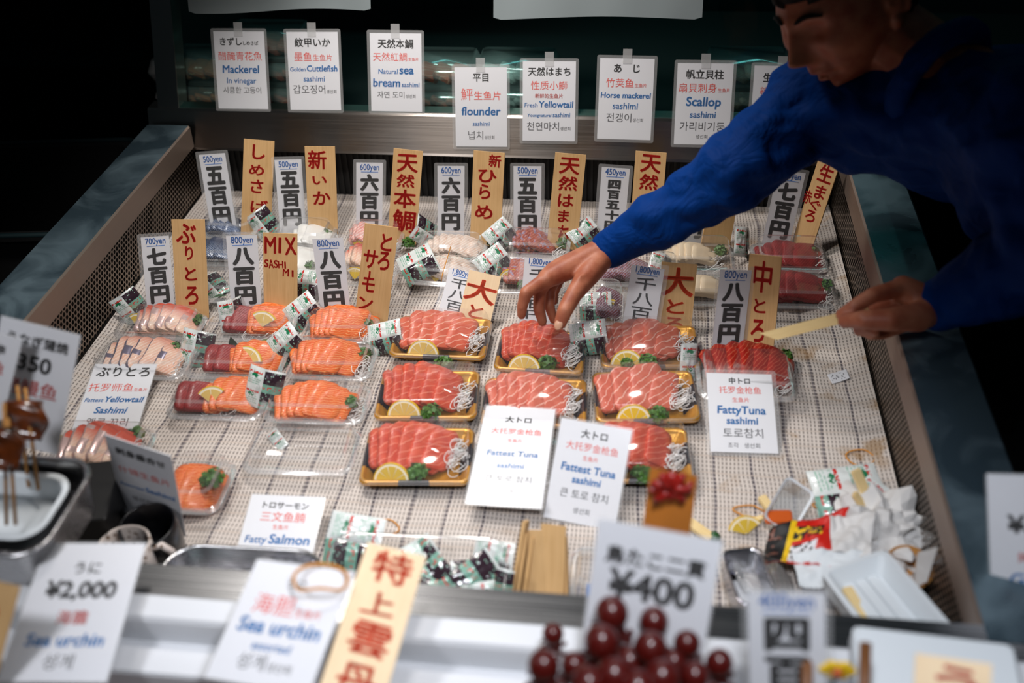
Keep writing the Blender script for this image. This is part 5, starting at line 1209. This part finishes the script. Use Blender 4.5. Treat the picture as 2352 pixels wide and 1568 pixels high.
def sphere_dirs(n, m_):
    D = []
    for i in range(n+1):
        t = -PI/2 + PI*i/n
        for j in range(m_): p = 2*PI*j/m_; D.append((math.cos(t)*math.sin(p), math.cos(t)*math.cos(p), math.sin(t)))
    F = [(i*m_+j, i*m_+(j+1) % m_, (i+1)*m_+(j+1) % m_, (i+1)*m_+j) for i in range(n) for j in range(m_)]
    return D, F
body = MB(); D, F = sphere_dirs(90, 140); F = [tuple(reversed(f)) for f in F]
body.add([tuple(HM @ headpt(d)) for d in D], F, 0, None, True)
for sgn in (1, -1):      # ears
    ex = MB(); ball(ex, (0, 0, 0), 1, 10, 0, (.009, .018, .030)); tube(ex, [(sgn*.006, .016*math.cos(a) - .002, .029*math.sin(a) + .002) for a in [PI*.0 + i*PI*1.5/12 - .4 for i in range(13)]], .0045, 6); ball(ex, (sgn*.003, .006, -.030), .009, 8, 0, (.7, .9, 1.1))
    body.add(ex.v, ex.f, 0, HM @ T(sgn*.076, -.012, -.004) @ Rz(sgn*.35), True)
nk = HM @ Vector((0, -.030, -.055))
chain(body, [nk, (nk + NECK)/2 + Vector((.02, 0, -.01)), NECK + Vector((.04, 0, -.02))], [.056, .056, .062])
# hands: wrist, then chains of joints with radii
def hand(W, palm, fingers, thumb, fore):
    chain(body, [fore, W], [.034, .027])
    for (k, r) in palm: capsule(body, W, k, .024, r)
    for i in range(len(palm) - 1): capsule(body, palm[i][0], palm[i+1][0], palm[i][1], palm[i+1][1])
    for f, r in fingers: chain(body, f, r)
    chain(body, *thumb)
dz = 0.035
I0, I1, I2, I3 = at(1256, 640, 1.590+dz), at(1208, 672, 1.570+dz), at(1200, 702, 1.580+dz), at(1198, 724, 1.592+dz)
M0, M1, M2, M3 = at(1272, 622, 1.610+dz), at(1240, 668, 1.600+dz), at(1238, 710, 1.604+dz), at(1246, 738, 1.612+dz)
N0, N1, N2, N3 = at(1293, 608, 1.628+dz), at(1262, 665, 1.628+dz), at(1262, 704, 1.626+dz), at(1272, 734, 1.630+dz)
P0, P1, P2, P3 = at(1316, 596, 1.642+dz), at(1283, 645, 1.655+dz), at(1272, 675, 1.660+dz), at(1274, 692, 1.662+dz)
K0, K1, K2, K3_ = at(1352, 630, 1.590+dz), at(1318, 676, 1.560+dz), at(1298, 712, 1.552+dz), at(1287, 742, 1.556+dz)
hand(WR, [(I0, .0155), (M0, .0150), (N0, .0145), (P0, .0130)],
     [([I0, I1, I2, I3], [.0125, .0103, .0090, .0072]), ([M0, M1, M2, M3], [.0125, .0105, .0095, .0080]), ([N0, N1, N2, N3], [.012, .0100, .0088, .0072]), ([P0, P1, P2, P3], [.0105, .0088, .0076, .0064])],
     ([WR + (K0 - WR)*.35, K0, K1, K2, K3_], [.020, .0185, .0135, .0125, .0100]), WR + (ER - WR)*.6)
for k in (I0, M0, N0): ball(body, tuple(k - FW*.006), .0115, 8)
capsule(body, at(1400, 590, 1.640), at(1330, 640, 1.596), .006, .004)                  # tendon towards the thumb
# left hand holding the stick
J0, J1, J2, J3 = at(2074, 660, 1.400), at(2004, 678, 1.380), at(1962, 704, 1.380), at(1932, 722, 1.390)
Q0, Q1, Q2, Q3 = at(2088, 690, 1.430), at(2010, 712, 1.425), at(1965, 735, 1.42), at(1940, 742, 1.415)
R0, R1, R2, R3 = at(2090, 716, 1.440), at(2010, 745, 1.440), at(1975, 758, 1.425), at(1992, 752, 1.405)
U0, U1, U2, U3 = at(2096, 738, 1.430), at(2028, 764, 1.435), at(2000, 768, 1.42), at(2012, 760, 1.40)
H0, H1, H2, H3 = at(2108, 728, 1.375), at(2040, 734, 1.345), at(1985, 734, 1.350), at(1940, 737, 1.375)
hand(WL, [(J0, .0165), (Q0, .016), (R0, .016), (U0, .0145)],
     [([J0, J1, J2, J3], [.0135, .0110, .0098, .0078]), ([Q0, Q1, Q2, Q3], [.0130, .0108, .0095, .0078]), ([R0, R1, R2, R3], [.0125, .0105, .0092, .0075]), ([U0, U1, U2, U3], [.0110, .0095, .0082, .0068])],
     ([WL + (H0 - WL)*.3, H0, H1, H2, H3], [.022, .0200, .0150, .0130, .0095]), WL + (EL - WL)*.6)
# trunk, arms and legs under the clothes, so that the body is one piece
chain(body, [WR + (ER - WR)*.6, ER, SR, NECK + Vector((.06, 0, -.05))], [.034, .038, .045, .06]); chain(body, [WL + (EL - WL)*.6, EL, SL, NECK + Vector((.06, 0, -.05))], [.034, .040, .050, .07])
chain(body, [NECK + Vector((.06, 0, -.05)), CHEST, WAIST, HIP], [.08, .11, .11, .12])
FT = {}
for sgn in (-1, 1):
    a, k, f = HIP + Vector((.0, sgn*.09, -.03)), Vector((.93, 1.43 + sgn*.10, .48)), Vector((.98, 1.43 + sgn*.11, .09)); FT[sgn] = (a, k, f)
    chain(body, [a, k, f, f + Vector((-.14, 0, -.045))], [.085, .055, .040, .035])
bm_ = remesh(body, .0032, 3, .4); bm_.materials.append(M['body']); bm_.transform(PI_)
ob = put('body', bm_, person)
# fingernail of the thumb
tx = (K3_ - K2).normalized(); tn = (-FW*.85 - RT*.15 + UP*.2); tn = (tn - tx*tn.dot(tx)).normalized()
mb = MB(); ball(mb, (0, 0, 0), 1, 8, 0, (.0066, .0085, .0022)); mb.build('fingernail', M['nail'], person, PI_ @ frame(K3_ + tn*.0082 + tx*.002, tx.cross(tn), tx, tn))
# hair
D2, F2 = sphere_dirs(60, 90); V = []; keep = []
def hairy(d):
    x, y, z = d
    if y > .15: return z > .36 + .12*math.sin(x*9)*.3 + (.0 if abs(x) < .6 else -.25*(abs(x) - .6))
    if y > -.25: return z > .12 - (.42 if abs(x) > .7 and y > .04 and y < .2 else 0) or (abs(x) > .7 and z > -.05 and y < .2 and y > .05)
    return z > -.62
msk = [hairy(d) for d in D2]
nb = [0]*len(D2)
for f in F2:
    if not all(msk[i] for i in f):
        for i in f: nb[i] = 1
hm = MB(); V = []
for d, b in zip(D2, nb):
    p = headpt(d, .001 if b else .011); p += p.normalized()*(.004*noise.noise(p*90) + .003*noise.noise(Vector((p.x*300, p.y*40, p.z*40)))) * (0 if b else 1); V.append(tuple(PI_ @ HM @ p))
hm.add(V, [tuple(reversed(f)) for f in F2 if all(msk[i] for i in f)], 0, None, True)
for s_ in (1, -1):      # brows
    pts = [headpt(Vector((s_*(.15 + .42*t), math.sqrt(max(0, 1 - (.15+.42*t)**2 - .05)), .20 + .05*math.sin(t*PI))).normalized(), .0015) for t in [i/7 for i in range(8)]]
    tube(hm, [PI_ @ HM @ p for p in pts], .0034, 6, 0, None, False, [.5, .9, 1, 1, 1, .9, .7, .4])
hm.build('hair', M['hair'], person)
# jacket
jk = MB()
u = (ER - WR).normalized()
chain(jk, [WR + u*.004, WR + u*.050], [.0325, .0345])
chain(jk, [WR + u*.058, WR + u*.085, WR + u*.14, ER, ER + (SR - ER)*.45, SR], [.040, .046, .050, .058, .064, .072])
u2 = (EL - WL).normalized()
chain(jk, [WL + u2*.006, WL + u2*.040], [.037, .039]); chain(jk, [WL + u2*.048, WL + u2*.09, EL, SL], [.046, .056, .070, .090])
chain(jk, [SR, CHEST + Vector((-.06, .06, 0))], [.074, .12]); chain(jk, [SL, CHEST + Vector((-.03, -.04, 0))], [.092, .13])
chain(jk, [CHEST, WAIST, HIP], [.15, .165, .16]); chain(jk, [NECK + Vector((.03, 0, -.035)), CHEST], [.085, .15])
chain(jk, [SR, NECK + Vector((.04, 0, -.03)), SL], [.074, .080, .085])
jm = remesh(jk, .006, 5, .5); jm.materials.append(M['jacket'])
JN = [v.normal.copy() for v in jm.vertices]
for v, vn in zip(jm.vertices, JN):
    p = v.co.copy(); dW = (p - WR).length; dL = (p - WL).length; k = min(1, max(0, (min(dW, dL) - .05)/.06))
    q = p*13; wv = noise.noise(Vector((q.x*1.3, q.y*.5, q.z*1.8)))*1.5 + .6*abs(noise.noise(p*27)) - .25
    v.co = p + vn*(.011*k*wv)
jm.transform(PI_); put('jacket', jm, person)
cb = MB()     # collar
nd = (nk - NECK).normalized(); na = nd.cross(Vector((0, 1, 0))).normalized(); nb_ = nd.cross(na)
rr = [NECK + nd*.028 + na*(.066*math.cos(2*PI*i/24)) + nb_*(.066*math.sin(2*PI*i/24)) for i in range(24)]
tube(cb, [PI_ @ p for p in rr], .018, 8, 0, None, True); cb.build('collar', M['jacket'], person)
tr = MB()
chain(tr, [HIP + Vector((0, -.06, -.02)), HIP + Vector((0, .06, -.02))], [.14, .14])
for sgn in (-1, 1): a, k, f = FT[sgn]; chain(tr, [a, k, f + Vector((0, 0, .03))], [.12, .085, .065])
tm = remesh(tr, .012, 4, .5); tm.materials.append(M['trousers']); tm.transform(PI_); put('trousers', tm, person)
for sgn in (-1, 1):
    f = FT[sgn][2]; sb = MB(); chain(sb, [f + Vector((.03, 0, -.035)), f + Vector((-.07, 0, -.040)), f + Vector((-.17, 0, -.050))], [.052, .048, .038]); sm = remesh(sb, .008, 4, .5); sm.materials.append(M['black']); sm.transform(PI_); put('shoe', sm, person)
# the stick in the left hand
a, b = at(1748, 777, 1.47), at(1962, 722, 1.395); y = (b - a); h = y.length + .02; y.normalize(); x = (y.cross(-FW)).normalized(); x = -x
mb = MB(); w2 = .0075; V = [(-w2, .022, -.001), (w2, 0, -.001), (w2, h, -.001), (-w2, h, -.001), (-w2, .022, .001), (w2, 0, .001), (w2, h, .001), (-w2, h, .001)]
mb.add(V, [(3, 2, 1, 0), (4, 5, 6, 7), (0, 1, 5, 4), (1, 2, 6, 5), (2, 3, 7, 6), (3, 0, 4, 7)])
o = mb.build('wooden_stick', M['wood_stick'], None, frame(a, x, y, x.cross(y))); tag(o, 'flat pale wooden stick held in the hand at the right', 'stick')

# ================================================================== DARK SURROUNDINGS
def pack(label, x, y, z, kd, k=1.0):
    root = thing('takeout_pack', label, 'food pack', T(x, y, BED + z)); mb = MB()
    V, F = loft([ring(rrect(.15*k, .10, .012), 0), ring(rrect(.17*k, .12, .014), .028), ring(rrect(.17*k, .12, .014), .030), ring(rrect(.15*k, .10, .012), .052)], cap0=True, cap1=True); mb.add(V, F, 0, None, True)
    mb.build('container', M['clear_edge'], root)
    for i in range(4):
        put('filling', slice_mesh(kd, .07, .045, .010, i % 3), root, T(-.05*k + .033*k*i, 0, .02) @ Ry(.5))
rn = random.Random(4)
for i, (px, py, n, kd, lb) in enumerate(((462, 215, 2, 'salmon', 'left of the mackerel card'), (640, 215, 3, 'otoro2', 'between the mackerel and cuttlefish cards'), (1000, 220, 2, 'otoro', 'right of the sea bream card'), (1185, 215, 2, 'squid', 'between the flounder and yellowtail cards'), (1708, 215, 2, 'buri_red', 'right of the scallop card'))):
    P = onz(px, py + 10, .16)
    for j in range(n): pack(('lowest', 'second', 'third')[j] + ' dim food pack behind the glass ' + lb, P.x + rn.uniform(-.01, .01), max(2.0, P.y), .142 + .0545*j, kd)
pack('dim clear food pack on the shelf behind the cuttlefish card', -.52, 2.50, .468, 'salmon'); pack('dim clear food pack at the end of the shelf in the case', -.34, 2.50, .468, 'squid')
for j in range(3):
    root = thing('plastic_crate', 'dark ' + ('lowest', 'middle', 'topmost')[j] + ' crate stacked on the floor left of the counter', 'crate', T(-1.36, 1.78, .004 + .262*j) @ Rz(.12)); mb = MB()
    V, F = loft([ring(rrect(.50, .36, .03), 0), ring(rrect(.52, .38, .03), .25), ring(rrect(.56, .42, .035), .252), ring(rrect(.56, .42, .035), .26), ring(rrect(.51, .37, .03), .26), ring(rrect(.48, .34, .03), .01)], cap0=True, cap1=True); mb.add(V, F); mb.build('body', M['dark'], root)
    hb = MB(); tube(hb, [(x, y, .262) for x, y in rrect(.55, .41, .035)], .006, 6, 0, None, True); hb.build('rim', M['dark_teal'], root)
root = thing('storage_rack', 'dim dark storage rack standing against the back wall at the left', 'rack', T(-1.75, 3.4, 0))
for z in (.5, 1.0, 1.5): mb = MB(); box(mb, 0, 0, z, 1.5, .5, .03); mb.build('shelf', M['dark_teal'], root)
for x in (-.73, .73):
    for y in (-.23, .23): mb = MB(); box(mb, x, y, .9, .04, .04, 1.8); mb.build('upright', M['dark'], root)
